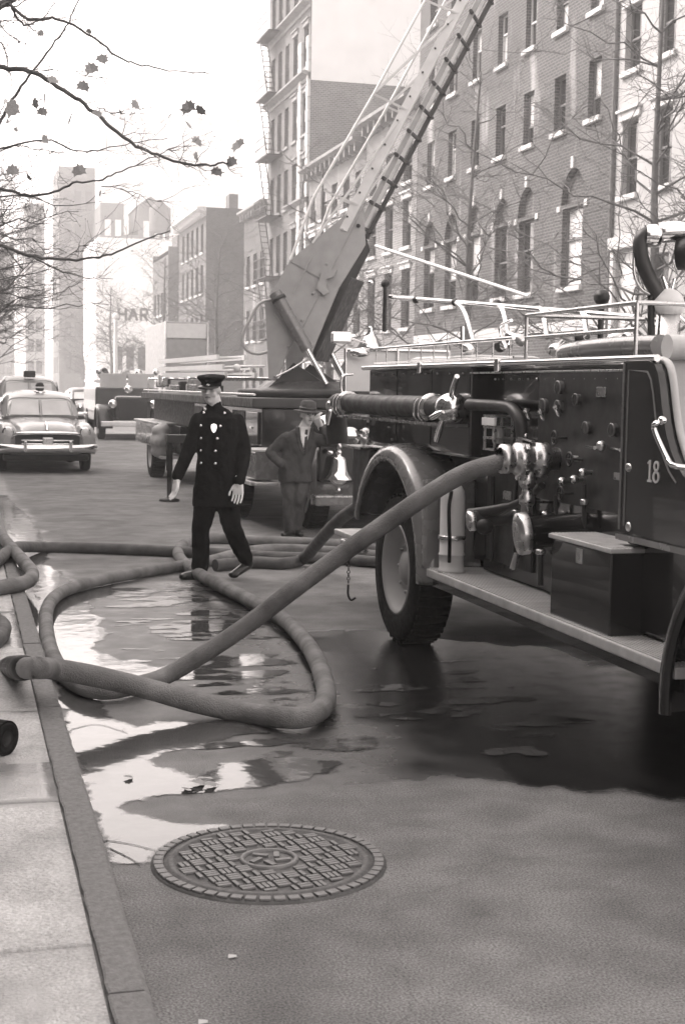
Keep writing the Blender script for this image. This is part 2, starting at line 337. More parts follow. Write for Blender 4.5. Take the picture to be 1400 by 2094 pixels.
bx = lambda a, b, n: list(np.linspace(a, b, n))
xs = np.array(bx(KX-.01, 3.7, 105) + [4.1, 4.6, 5.2, 6, 7, 8, 9, 10.6]); ys = np.array([-12, -6, -2, 1] + bx(2.2, 22, 560) + [23, 25, 30, 40, 60, 90, 130, 180, 300])
crown = lambda x, y: -.0*x
link('street', grid_mesh('street', xs, ys, lambda x, y: (fbm(x*1.3, y*1.3, 50, 3)-.5)*.002*(np.hypot(x-MANX, y-MANY) > .5), wetness), 'asphalt', 'structure')
link('ground', grid_mesh('ground', np.array([-300., 0, 400]), np.array([-80., 100, 700]), lambda x, y: x*0-.05), 'roof_tar', 'structure')

def puddle_mesh(name, x0, x1, y0, y1, step, z, field):
    xs = np.arange(x0, x1+step, step); ys = np.arange(y0, y1+step, step); X, Y = np.meshgrid(xs, ys); Fv = field(X, Y); vs = []; fs = []; key = {}
    def vert(p):
        k = (round(p[0], 5), round(p[1], 5))
        if k not in key: key[k] = len(vs); vs.append((p[0], p[1], z))
        return key[k]
    for j in range(len(ys)-1):
        row = Fv[j:j+2]
        if row.max() <= 0: continue
        for i in range(len(xs)-1):
            q = [(xs[i], ys[j], Fv[j, i]), (xs[i+1], ys[j], Fv[j, i+1]), (xs[i+1], ys[j+1], Fv[j+1, i+1]), (xs[i], ys[j+1], Fv[j+1, i])]
            if max(a[2] for a in q) <= 0: continue
            out = []
            for a, b in zip(q, q[1:]+q[:1]):
                if a[2] > 0: out.append(a)
                if (a[2] > 0) != (b[2] > 0):
                    t = a[2]/(a[2]-b[2]); out.append((a[0]+(b[0]-a[0])*t, a[1]+(b[1]-a[1])*t, 0))
            if len(out) > 2:
                ids = [vert(o) for o in out]
                if len(set(ids)) > 2: fs.append(list(dict.fromkeys(ids)))
    me = bpy.data.meshes.new(name); me.from_pydata(vs, [], fs); me.polygons.foreach_set('use_smooth', [True]*len(fs))
    va = np.array(vs); a = me.attributes.new('depth', 'FLOAT', 'POINT'); a.data.foreach_set('value', field(va[:,0], va[:,1]).astype(np.float32)); me.update(); return me
link('puddle', puddle_mesh('puddle', KX+.005, 3.3, 4.2, 22, .024, .0035, water), 'water', 'structure')

# --- near kerb: separate granite stones; pavement of separate concrete flags
kb = MB(); kb.box((.345, -8, -.04), (KX-.012, 260, .10)); kerb = kb.build('kerb', 'kerb_granite'); tag(kerb, kind='structure')
y = 0.55; kn = 0
KJ = [.4, 2.0, 3.60, 5.36, 7.0, 8.75, 10.4, 12.1, 13.9, 15.6, 17.4, 19.2, 21, 23, 25, 27, 29, 31]
for a, b in zip(KJ, KJ[1:]):
    s = MB(); n = max(3, int((b-a)/.07)); zt = .121+random.uniform(-.003, .003); vs = []       # worn edges
    for k in range(n+1):
        yy = a+.005+(b-a-.011)*k/n; e1, e2, e3 = (random.uniform(-1,1) for _ in range(3)); c = .010+.006*abs(e2)+(.012 if random.random() < .08 else 0)
        vs += [(.357,yy,-.02),(.357+.003*e1,yy,zt-.003),(.364+.003*e1,yy,zt+.001*e2),(KX-c,yy,zt+.0015*e3),(KX+.002*e2,yy,zt-c),(KX,yy,-.02)]
    s.add(vs, [(i*6+k, i*6+(k+1) % 6, (i+1)*6+(k+1) % 6, (i+1)*6+k) for i in range(n) for k in range(6)]); s.add(vs[:6], [tuple(range(6))]); s.add(vs[-6:], [tuple(range(6))]); s.build('kerb_stone', 'kerb_granite', kerb)
SWP = gp([(-60,1555),(150,1562),(170,1590),(182,1640),(110,1638),(60,1645),(-60,1650)], .12)
SWP2 = gp([(-20,1240),(66,1245),(96,1320),(60,1330),(-20,1310)], .12)
SWP3 = gp([(-20,2000),(110,1985),(150,2050),(120,2120),(-20,2120)], .12)
def water_sw(x, y): return np.maximum(sdpoly(x, y, SWP), sdpoly(x, y, SWP2)) + (fbm(x*4, y*9, 71, 5)-.5)*.16
def wet_sw(x, y):
    d = np.maximum(water_sw(x, y)+.03, sdpoly(x, y, SWP3)-.03); return np.clip(.5 + (d + (fbm(x*5, y*5, 77, 4)-.5)*.12)/.05, 0, 1)*.9
pv = MB(); pv.box((-4.6, -8, -.04), (.344, 260, .095)); pave = pv.build('pavement', 'concrete'); tag(pave, kind='structure')
SY = [-1.2, .6, 2.35, 3.95, 5.385, 6.93, 8.45, 10, 11.5, 13, 14.5, 16, 17.5, 19, 20.5, 22]
for a, b in zip(SY, SY[1:]):
    for c, d in ((-1.17, .352), (-2.7, -1.18), (-4.22, -2.71)):
        dz = random.uniform(-.003, .003); n = 26 if c > -2 else 3
        me = grid_mesh('paving_slab', np.linspace(c+.004, d-.004, n), np.linspace(a+.005, b-.005, n), lambda x, y: x*0+.118+dz, wet_sw)
        bm = bmesh.new(); bm.from_mesh(me); r = bmesh.ops.extrude_edge_only(bm, edges=[e for e in bm.edges if e.is_boundary])
        for v in r['geom']:
            if isinstance(v, bmesh.types.BMVert): v.co.z = .06
        bmesh.ops.recalc_face_normals(bm, faces=bm.faces); bm.to_mesh(me); bm.free()
        link('paving_slab', me, 'concrete', None, pave)
k2 = MB(); k2.box((10.6, -8, -.04), (10.75, 260, .13)); tag(k2.build('far_kerb', 'kerb_granite'), kind='structure')
k2 = MB(); k2.box((10.751, -8, -.04), (15.6, 260, .125)); tag(k2.build('far_pavement', 'concrete'), kind='structure')

# --- manhole cover with basket-weave pads
mh = thing('manhole_cover', (MANX, MANY, 0), 'round iron manhole cover with raised basket-weave pattern beside the kerb', 'manhole')
b = MB(); b.lathe([(0, .010), (.335, .010), (.338, .016), (.360, .016), (.364, .010), (.42, .007), (.425, -.02)], (MANX, MANY, 0), seg=64); b.build('plate', 'iron_cover', mh)
b = MB(); b.lathe([(.088, .010), (.090, .020), (.104, .020), (.106, .010)], (MANX, MANY, 0), seg=40); b.build('medallion_ring', 'iron_bar', mh)
b = MB()
for k in range(5):
    a = k*1.257+.3; b.beam((MANX+.03*math.cos(a), MANY+.03*math.sin(a), .014), (MANX+.075*math.cos(a+.7), MANY+.075*math.sin(a+.7), .014), .02, .010)
b.build('medallion_emblem', 'iron_bar', mh)
pm = MB(); pm.cbox((-.024, -.0075, 0), (.024, .0075, .009), .002); pad = pm.build('raised_bar', 'iron_bar', mh, local=True)
S = .062; first = True; ANG = rad(12)
for i in range(-6, 7):
    for j in range(-6, 7):
        for q in (-1, 0, 1):
            if (i+j) % 2: lx, ly, ro = i*S, j*S+q*.0195, 0
            else: lx, ly, ro = i*S+q*.0195, j*S, math.pi/2
            if q == 0 and (i*3+j) % 4 == 0: continue
            rr = math.hypot(lx, ly)
            if rr > .318 or rr < .128: continue
            o = pad if first else cp(pad, mh); first = False
            o.location = (lx*math.cos(ANG)-ly*math.sin(ANG), lx*math.sin(ANG)+ly*math.cos(ANG), .0095); o.rotation_euler.z = ro+ANG
sm_ = MB(); sm_.cbox((-.019, -.017, 0), (.019, .017, .009), .003); sp = sm_.build('rim_sett', 'iron_bar', mh, local=True)
for k in range(52):
    a = 2*math.pi*k/52; o = sp if k == 0 else cp(sp, mh)
    o.location = (.394*math.cos(a), .394*math.sin(a), .0085); o.rotation_euler.z = a+math.pi/2

# ================================================================ HOSES
HR = .056
def P(px, py, Z=HR): return at(px, py, Z=Z)
def hose(name, pts, r, m, label, group, seg=14):
    path = catmull(pts, 8); o = thing(name, tuple(Vector((pts[0][0], pts[0][1], 0))), label, 'hose', group)
    # slightly uneven, as a woven jacket under pressure is
    R = [r*(1+.008*math.sin(i*.35)+random.uniform(-.004, .004)) for i in range(len(path))]
    MB().tube(path, R, seg).build('jacket', m, o); return o
def coupling(o, p, q, r, m='nickel', lugs=True):
    p, q = Vector(p), Vector(q); d = (q-p).normalized(); L = (q-p).length; b = MB()
    b.lathe([(0, 0), (r*1.12, 0), (r*1.28, L*.06), (r*1.28, L*.28), (r*1.14, L*.33), (r*1.14, L*.55), (r*1.34, L*.6), (r*1.34, L*.9), (r*1.2, L), (0, L)], p, d, 22)
    if lugs:
        a = d.orthogonal().normalized(); c = d.cross(a)
        for k in range(4):
            t = k*math.pi/2+.5; e = a*math.cos(t)+c*math.sin(t); b.beam(p+d*L*.75+e*r*1.2, p+d*L*.75+e*r*1.62, .03, .03, d)
    return b.build('coupling', m, o)
GH = 'fire hoses laid across the street'
# A: engine inlet -> ground -> loop by the gutter -> back across the street
inlet = Vector((2.80, 6.93, 1.345))
A = [inlet]
for i, (x, y) in enumerate([(960,964),(880,1008),(800,1062),(700,1132),(600,1206),(500,1282),(415,1338)]):
    A.append(at(x, y, Y=6.98+.12*(i+1)))
A += [P(335,1384), P(265,1404,.06), P(205,1412), P(150,1394), P(113,1352), P(97,1300), P(97,1245), P(125,1212), P(190,1190), P(270,1174), P(350,1160), P(430,1146), P(500,1128, .07), P(570,1122), P(680,1127), P(800,1138), P(900,1142)]
oA = hose('fire_hose', A, .050, 'hose_jacket', 'thick pale hose sweeping from the engine inlet down into a loop by the kerb', GH)
# B: hydrant -> bend -> S up the street
B = [at(-12, 1364, X=.20), at(55,1366,X=.30), at(110,1368,Y=7.2), at(200,1384,Y=7.22), at(300,1408,Y=7.2), at(400,1436,Y=7.1), at(500,1457,Y=7.02), P(580,1467,.07), P(625,1466,.07), P(652,1454,.07), P(666,1430,.07), P(664,1400,.068), P(648,1352,.064), P(618,1305,.06), P(575,1264,.06), P(505,1225), P(440,1192), P(398,1168), P(370,1144), P(366,1122), P(395,1105), P(450,1101), P(540,1106), P(640,1110), P(740,1116), P(860,1124)]
oB = hose('fire_hose', B, .055, 'hose_jacket', 'thick pale hose running from the hydrant nozzle to a sharp bend on the wet street', GH)
d = (B[1]-B[0]).normalized(); coupling(oB, B[0]-d*.02, B[1]+d*.01, .049, 'black_iron', False)
# D: darker line lying straight across the street to the kerb
D = [at(-60,1178,Z=.19), at(-10,1150,Z=.185), at(18,1128,Z=.18), P(40,1119,.13), P(90,1119), P(200,1121), P(300,1125), P(380,1129), P(470,1133), P(560,1139,.06), P(680,1142), P(800,1152), P(900,1158)]
hose('fire_hose', D, .056, 'hose_dark', 'dark grey hose lying straight across the dry street to the kerb', GH)
# E: loop hanging over the kerb on the pavement
E_ = [at(-60,1030,Z=.18), at(-15,1070,Z=.178), at(15,1110,Z=.178), at(48,1148,Z=.178), at(66,1172,Z=.178), at(55,1190,Z=.178), at(10,1200,Z=.178), at(-60,1212,Z=.178)]
oE = hose('fire_hose', E_, .057, 'hose_jacket', 'short hose loop doubled back over the kerb on the pavement', GH)
# F: rises from the road to the engine tail
F_ = [P(440,1156), P(520,1150), P(580,1152), P(620,1142,.075), at(665,1092,Y=12.2), at(700,1058,Y=11.8), at(740,1032,Y=11.3), at(800,1000,Y=10.9)]
hose('fire_hose', F_, .056, 'hose_dark', 'dark hose lifting off the road up to the back step of the engine', GH)
# G: folded wet canvas end on the pavement
G_ = [at(-50,1255,Z=.17), at(-8,1268,Z=.17), at(8,1285,Z=.165), at(-10,1312,Z=.16), at(-50,1318,Z=.16)]
hose('fire_hose', G_, .05, 'hose_dark', 'small dark wet hose fold lying on the pavement near the hydrant', GH)

# --- hydrant just beyond the coupling
hx, hy = .02, 7.62
hp = B[0]; hy_ = thing('fire_hydrant', (hp.x-.26, hp.y+.02, .12), 'black iron fire hydrant at the end of the thick pale hose', 'hydrant')
c = (hp.x-.26, hp.y+.02, .12)
MB().lathe([(0,0),(.19,0),(.19,.04),(.12,.06),(.115,.45),(.14,.46),(.14,.5),(.11,.52),(0,.52)], c, seg=24).build('barrel', 'black_iron', hy_)
MB().lathe([(0,.52),(.13,.52),(.125,.56),(.09,.62),(.04,.65),(.03,.69),(0,.69)], c, seg=24).build('bonnet', 'black_iron', hy_)
MB().lathe([(.075,0),(.075,.12),(.085,.12),(.085,.17),(0,.17)], (c[0]+.09, c[1], hp.z), (1,-.05,0), 20).build('nozzle', 'black_iron', hy_)
# --- small ribbed tyre on the wet pavement
wc = at(4, 1508, Y=6.12); tw = thing('small_wheel', (wc.x, wc.y, .12), 'small black ribbed rubber wheel standing on the wet pavement', 'wheel')
R0 = wc.z-.125; b = MB(); ax = Vector((.75, -.66, 0))
b.lathe([(R0*.55,-.035),(R0*.9,-.04),(R0,-.025),(R0*1.0,.025),(R0*.9,.04),(R0*.55,.035),(R0*.55,-.035)], wc, ax, 36); b.build('tyre', 'rubber', tw)
b = MB(); a1 = Vector((0,0,1)); a2 = ax.normalized().cross(a1)
for k in range(36):
    t = k*math.pi/18; e = a1*math.cos(t)+a2*math.sin(t); b.beam(wc+e*R0*1.0-ax*.03, wc+e*R0*1.0+ax*.03, .011, .012, e)
tag(b.build('tread', 'rubber', tw)); MB().lathe([(0,-.02),(R0*.5,-.02),(R0*.56,-.03),(R0*.56,.03),(R0*.5,.02),(0,.02)], wc, ax, 24).build('hub', 'black_iron', tw)
# ================================================================ FIRE ENGINE 18
def sweep_fender(cy, cz, R, x0, x1, a0, a1, thick=.02, n=28, tail=None):
    """rolled wheel-arch: profile in (X, radial) swept about an X axis; tail extends the near end straight down"""
    prof = [(x1, R+.02), (x0+.10, R+.02), (x0+.04, R+.005), (x0+.005, R-.035), (x0, R-.08), (x0+.012, R-.105), (x0+.03, R-.10), (x0+.02, R-.075), (x0+.028, R-.045), (x0+.06, R-.012), (x0+.11, R-.002), (x1, R-.002)]
    vs = []; fs = []; K = len(prof); rows = []
    for i in range(n+1):
        a = a0+(a1-a0)*i/n; rows.append([(x, cy+math.cos(a)*r, cz+math.sin(a)*r) for x, r in prof])
    if tail is not None:
        last = rows[-1] if abs(math.cos(a1)+1) < .2 else rows[-1]
        for k in range(1, 5):
            t = k/4; rows.append([(p[0], p[1], p[2]+(tail-p[2])*t) for p in last])
    for r in rows: vs += r
    for i in range(len(rows)-1):
        for k in range(K):
            k2 = (k+1) % K; fs.append((i*K+k, i*K+k2, (i+1)*K+k2, (i+1)*K+k))
    return MB().add(vs, fs, True)
def wheel(parent, c, R, w, side=-1, disc=.6, m='wheel_grey'):
    """tyre (> rim, hub) with axis along X, outer face towards side"""
    c = Vector(c); ax = (side, 0, 0)
    t = MB().lathe([(R*.62,-w*.45),(R*.72,-w*.5),(R*.93,-w*.48),(R*.985,-w*.36),(R,-w*.15),(R,w*.15),(R*.985,w*.36),(R*.93,w*.48),(R*.72,w*.5),(R*.62,w*.45)], c, ax, 40)
    for k in range(44):
        a = 2*math.pi*k/44; e = Vector((0, math.cos(a), math.sin(a))); t.beam(c+e*R*.995-Vector((w*.4,0,0)), c+e*R*.995+Vector((w*.4,0,0)), .028, .02, e)
    ty = t.build('tyre', 'rubber', parent)
    MB().lathe([(R*.63,w*.40),(R*.63,w*.46),(R*.59,w*.47),(R*.56,w*.40),(R*.42,w*.16),(R*.24,w*.12),(R*.22,w*.22),(R*.12,w*.30),(0,w*.31)], c, ax, 36).build('rim', m, ty)
    b = MB()
    for k in range(8):
        a = 2*math.pi*k/8; b.lathe([(0,.02),(.013,.02),(.013,0)], c+Vector((side*w*.14, math.cos(a)*R*.32, math.sin(a)*R*.32)), ax, 6)
    if disc < .7: b.build('wheel_nuts', m, ty)
    return ty
def rod(p, q, r=.012, m='chrome', name='rod', parent=None, seg=8): return MB().tube([p, q], r, seg).build(name, m, parent)
E18 = thing('fire_engine', (3.9, 7.2, 0), 'dark fire engine numbered 18 with pump panel, running board and curved rear fender', 'fire engine')
e = E18; XR = 5.05                                 # far side of the body
# hose body above and behind the rear wheel
b = MB(); b.cbox((2.93, 8.02, 1.30), (XR, 10.2, 1.835), .012); b.cbox((3.06, 8.05, .66), (XR-.1, 10.15, 1.31), .012); b.build('hose_body', 'paint_dark', e)
# pump panel
b = MB(); b.cbox((3.04, 5.93, .62), (XR, 8.03, 1.835), .012); pp = b.build('pump_panel', 'paint_dark', e)
b = MB(); b.box((3.025, 6.02, 1.12), (3.038, 7.2, 1.80)); b.box((3.025, 7.25, .70), (3.038, 7.95, 1.34)); b.build('access_plate', 'paint_dull', pp)
# cab side panel with swept-down front edge (Y, Z outline)
curve = [(5.66,1.838),(5.61,1.825),(5.575,1.79),(5.55,1.73),(5.53,1.66),(5.505,1.585),(5.475,1.52),(5.435,1.46),(5.385,1.405),(5.32,1.36),(5.22,1.325),(5.05,1.31),(4.6,1.30)]
out = [(5.90,1.07),(5.90,1.838)] + curve + [(4.6,1.06)]
b = MB(); b.prism([(2.885, y, z) for y, z in out], (1,0,0), .05); cabs = b.build('cab_side', 'paint_dark', e)
b = MB(); b.prism([(XR-.03, y, z) for y, z in out], (1,0,0), .05); b.build('cab_side', 'paint_dark', e)
b = MB(); b.tube(catmull([(2.945, y-.012, z+.004) for y, z in curve], 3), .017, 8); b.build('cab_edge_roll', 'tan_leather', e)
inner = [(5.845,1.10),(5.845,1.80)] + [(y+.055, z-.035) for y, z in curve[1:10]]
b = MB(); b.tube([(2.884, y, z) for y, z in inner], .0045, 5, smooth=False); b.build('pinstripe', 'stripe', cabs)
b = MB(); b.tube([(2.883, 5.89, 1.08), (2.883, 5.89, 1.83)], .007, 6); b.build('panel_bead', 'skylit_paint', cabs)
b = MB(); b.box((2.87, 4.6, 1.035), (2.94, 5.9, 1.062)); b.build('sill_moulding', 'skylit_paint', e)
# number 18 in gilt
nz, ny = 1.361, 5.572; nb = MB()
def flat(p, d=.004): nb.prism([(2.8845, ny-u*1.12, nz+v*1.06) for u, v in p], (-1,0,0), d)
flat([(-.052,-.045),(-.018,-.045),(-.018,-.037),(-.028,-.034),(-.028,.046),(-.036,.046),(-.054,.034),(-.052,.028),(-.041,.034),(-.041,-.034),(-.052,-.037)])
def ring(cu, cv, ru, rv, t, n=20):
    for k in range(n):
        a, a2 = 2*math.pi*k/n, 2*math.pi*(k+1)/n
        flat([(cu+ru*math.cos(q)*s, cv+rv*math.sin(q)*s2) for q, s, s2 in ((a,1,1),(a2,1,1),(a2,t,t+.1),(a,t,t+.1))])
ring(.018, .023, .021, .022, .5); ring(.018, -.021, .026, .025, .55); nb.build('number_18', 'gold_leaf', cabs)
# grab handle by the number, lamp boss, lower boss
MB().tube(catmull([at(1352,861,X=2.88)]+[at(x_,y_,X=2.835) for x_,y_ in ((1340,866),(1337,878),(1352,915),(1366,942),(1376,952))]+[at(1400,956,X=2.88)], 5), .0125, 10).build('grab_handle', 'chrome', cabs)
MB().ball(at(1353,860,X=2.87), .02).build('handle_boss', 'chrome', cabs)
MB().ball((2.885,5.80,1.10), (.012,.022,.022)).build('hinge_boss', 'nickel', cabs); MB().ball((2.885,5.82,1.365), (.01,.03,.02)).build('hinge_boss', 'nickel', cabs)
# seat bulkhead, cushion rolls, floor, cowl, hood, windscreen
b = MB(); b.cbox((2.96, 5.70, 1.02), (XR-.05, 5.92, 1.86), .02); b.build('seat_back', 'tan_leather', e)
b = MB(); b.tube([(2.97,5.66,1.90),(XR-.06,5.66,1.90)], .055, 14); b.build('seat_roll', 'tan_leather', e)
b = MB(); b.cbox((2.98, 5.15, .98), (XR-.06, 5.7, 1.22), .04); b.build('seat_cushion', 'tan_leather', e)
for k in range(2): MB().ball((3.0+.02*k, 5.69, 1.66-.13*k), (.012,.01,.03)).build('seat_button', 'black_iron', e)
b = MB(); b.cbox((2.94, 4.4, .62), (XR-.02, 5.93, 1.06), .02); b.build('cab_floor', 'paint_dark', e)
b = MB(); b.cbox((2.95, 4.25, 1.0), (XR-.03, 4.62, 1.45), .06); b.build('cowl', 'paint_dark', e)
b = MB(); b.cbox((3.4, 2.75, .75), (4.6, 4.3, 1.42), .14); b.build('hood', 'paint_dark', e)
b = MB(); b.cbox((3.45, 2.66, .7), (4.55, 2.78, 1.40), .05); b.build('radiator', 'chrome', e)
ws = MB()
for x in (3.05, 4.0, 4.92): ws.tube([(x,4.45,1.44),(x,4.62,1.95)], .018, 8)
ws.tube([(3.05,4.62,1.95),(4.92,4.62,1.95)], .018, 8); ws.tube([(3.05,4.46,1.46),(4.92,4.46,1.46)], .018, 8); ws.build('windscreen_frame', 'chrome', e)
MB().cbox((3.2, 2.3, .48), (4.8, 2.5, .66), .03).build('bumper', 'chrome', e)
for x in (3.1, 4.85): MB().ball((x, 3.1, 1.12), (.11,.12,.11)).build('headlight', 'chrome', e)
# wheels and fenders
for x, s in ((2.93, -1), (4.95, 1)):
    wheel(e, (x, 9.06, .50), .50, .27, s); wheel(e, (x, 4.44, .48), .48, .24, s)
sweep_fender(9.06, .50, .82, 2.71, 3.10, rad(22), rad(180), tail=.60).build('rear_fender', 'skylit_paint', e)
sweep_fender(9.06, .50, .82, XR+.20, XR-.1, rad(22), rad(180), tail=.60).build('rear_fender', 'skylit_paint', e)
sweep_fender(4.44, .48, .74, 2.71, 3.45, rad(-6), rad(200)).build('front_fender', 'paint_dark', e)
sweep_fender(4.44, .48, .74, XR+.17, 4.6, rad(-6), rad(200)).build('front_fender', 'paint_dark', e)
b = MB(); b.cbox((2.73, 8.24, .60), (3.06, 8.30, 1.15), .02); b.build('fender_apron', 'skylit_paint', e)
MB().cbox((2.94, 8.1, 1.29), (3.1, 8.75, 1.335), .01).build('fender_ledge', 'tread_plate', e)
# running board with tread strips
rb = MB(); rb.cbox((2.75, 5.08, .555), (3.12, 8.24, .606), .008); rbo = rb.build('running_board', 'tread_plate', e)
st = MB(); st.box((2.755, 5.10, 0), (2.763, 8.22, .006)); st.v = [(x-2.755, y, z) for x, y, z in st.v]
strip = st.build('tread_strip', 'tread_plate', rbo)
strip.location = (2.765, 0, .6065)
for k in range(1, 17): cp(strip, rbo, (2.765+k*.0195, 0, .6065))
b = MB(); b.box((2.78, 5.09, .50), (2.80, 8.2, .553)); b.build('valance', 'paint_dark', rbo)
b = MB(); b.cbox((3.1, 2.9, .45), (3.25, 10.4, .60), .01); b.cbox((4.75, 2.9, .45), (4.9, 10.4, .60), .01); b.box((3.3, 3.2, .35), (4.7, 9.9, .62)); b.build('chassis', 'black_iron', e)
# toolbox on the running board
tb = MB(); tb.cbox((2.785, 5.76, .608), (3.03, 6.42, .985), .008); tbo = tb.build('toolbox', 'paint_dark', e)
tl = MB(); tl.cbox((2.772, 5.742, .986), (3.035, 6.435, 1.008), .005); lid = tl.build('lid', 'tread_plate', tbo)
for k in range(13): MB().box((2.785+k*.019, 5.75, 1.0082), (2.792+k*.019, 6.43, 1.012)).build('lid_rib', 'tread_plate', tbo)
MB().cbox((2.778, 6.06, .90), (2.786, 6.12, .97), .003).build('hasp', 'nickel', tbo)
# extinguisher
ex = MB().lathe([(0,0),(.082,0),(.082,.02),(.074,.03),(.074,.10),(.079,.105),(.079,.115),(.074,.12),(.074,.45),(.069,.49),(.045,.53),(.02,.545),(.02,.57),(0,.57)], (2.835, 8.02, .607), seg=24).build('extinguisher', 'ladder_paint', e)  # pale colour in place of bright reflections on the chrome cylinder
MB().lathe([(.081,.20),(.083,.20),(.083,.225),(.081,.225)], (2.835, 8.02, .607), seg=24).build('strap', 'nickel', ex)
MB().tube(catmull([(2.80,7.95,1.1),(2.77,7.9,1.0),(2.775,7.89,.8),(2.79,7.93,.68)], 5), .011, 7).build('tube', 'rubber', ex)
# upper trim: body ledge, rails, wire basket, hose rack, rolled cover
b = MB(); b.tube([(2.905, 5.62, 1.85),(2.905, 10.28, 1.85)], .017, 8); b.box((2.90, 7.35, 1.836), (3.06, 10.22, 1.858)); b.build('ledge_moulding', 'chrome', e)
MB().tube([(2.92, 5.93, 1.80),(2.92, 8.0, 1.80)], .006, 6).build('upper_bead', 'nickel', e)
bas = MB(); 
for z in (1.885, 1.99): bas.tube([(2.95, 7.40, z),(2.95, 10.15, z)], .0115 if z > 1.9 else .006, 8)
bas.build('basket_rail', 'chrome', e)
for k in range(11):
    y = 7.45+k*.265; rod((2.95,y,1.858),(2.95,y,1.99), .0045, 'nickel', 'basket_post', e)
for y in (7.50, 8.9): MB().cbox((2.885, y-.03, 1.80), (2.91, y+.03, 1.875), .008).build('ledge_clamp', 'chrome', e)
rk = MB()
for z in (1.985, 2.105):
    rk.tube([(2.95, 5.92, z),(2.95, 7.22, z)], .011, 8)
for y in (5.92, 7.22): rk.tube([(2.95, y, 1.85),(2.95, y, 2.105)], .010, 8)
rk.tube([(4.7, 5.92, 2.105),(4.7, 7.22, 2.105)], .011, 8); rk.tube([(2.95,7.22,2.105),(4.7,7.22,2.105)], .011, 8); rk.tube([(2.95,5.92,2.105),(4.7,5.92,2.105)], .011, 8)
rk.build('hose_rack', 'nickel', e)
MB().tube(catmull([(3.10,5.97,1.915),(3.10,6.3,1.92),(3.1,6.7,1.915),(3.11,7.02,1.905),(3.12,7.12,1.89)], 4), [.052]*14+[.05,.044,.03], 14).build('rolled_cover', 'skylit_paint', e)
for y in (6.55, 6.1): MB().tube(catmull([(3.5,y,1.86),(3.42,y+.02,2.0),(3.34,y+.05,2.08)],4), .014, 8).build('hoop', 'chrome', e)
# overhead hand rail with curved brackets, on the far side of the hose bed
p0, p1 = at(798,607,X=4.35), at(1300,650,X=4.10)
MB().tube([p0, p1], .026, 10).build('hand_rail', 'chrome', e)
for (px, py, bx_, by_, r_) in ((930,618,968,700,.02),(1015,621,1042,708,.02),(1095,628,1118,690,.02),(1175,634,1200,690,.02)):
    t = at(px,py,X=4.25); q = at(bx_,by_,X=4.05); mid = (t+q)/2 + Vector((-.02,-.06,.08)); 
    bo = MB().tube(catmull([t, mid, q], 5), r_, 8).build('rail_bracket', 'chrome', e); MB().ball(t, (.035,.05,.035)).build('bracket_clamp', 'black_iron', bo)
MB().ball(at(850,613,X=4.3), (.035,.05,.035)).build('bracket_clamp', 'black_iron', e)
for (px, py, s) in ((787,580,.045),(1229,608,.055)):
    c = at(px, py, X=4.3); MB().ball(c, (s,s*1.2,s)).build('lamp', 'black_iron', e); MB().tube([c, c-Vector((0,0,.5))], .022, 8).build('lamp_post', 'black_iron', e)
c = at(758,578,X=4.3); MB().ball(c, .03).build('small_lamp', 'chrome', e)
rod(at(945,668,X=3.3), at(945,705,X=3.3), .016, 'chrome', 'stanchion', e); 
hk = [at(x,y,X=3.1) for x, y in ((1045,655),(1022,668),(1026,690),(1030,715))]; MB().tube(catmull(hk,4), [.01]*8+[.014,.018,.022,.024,.012], 8).build('hook', 'chrome', e)
# deck pipe (monitor) behind the seat
D = 6.75
def dz(px, py, d=D): return at(px, py, D=d)
ball = dz(1366,622); mo = MB().ball(ball, .074, 20, 14).build('monitor_ball', 'white_paint', e)  # white colour stands in for the chrome ball's bright reflection
MB().tube(catmull([dz(1352,612),dz(1335,585),dz(1318,550),dz(1308,515),dz(1312,487),dz(1332,475),dz(1358,476),dz(1400,470),dz(1460,462)],6), .036, 14).build('monitor_pipe', 'paint_dull', mo)
MB().lathe([(.05,0),(.055,.02),(.055,.05),(.05,.07),(0,.07)], dz(1318,482), rt, 16).build('monitor_elbow', 'chrome', mo)
MB().lathe([(.042,0),(.05,.02),(.05,.10),(.042,.12),(.036,.3),(.03,.6),(0,.6)], dz(1345,476), (rt+up*.08), 18).build('monitor_nozzle', 'chrome', mo)
MB().lathe([(.0,0),(.075,0),(.08,.05),(.075,.1),(.0,.1)], dz(1385,520), (rt-fw*.5), 18).build('valve_body', 'black_iron', mo)
MB().tube([dz(1354,566),dz(1362,592)], .011, 8).build('lever', 'chrome', mo); MB().tube([dz(1378,570),dz(1372,592)], .009, 8).build('lever', 'chrome', mo)
MB().tube(catmull([dz(1296,500),dz(1296,560),dz(1310,590),dz(1328,602)],5), .008, 7).build('gooseneck', 'nickel', mo)
MB().tube([dz(1362,622),dz(1405,665)], .012, 8).build('lever', 'chrome', mo)
MB().lathe([(.09,0),(.09,.03),(.06,.06),(.055,.2),(.0,.2)], (ball.x, ball.y, ball.z-.24), seg=20).build('monitor_base', 'nickel', mo)
MB().tube([dz(1330,605),dz(1330,700)], .018, 8).build('post', 'black_iron', mo)
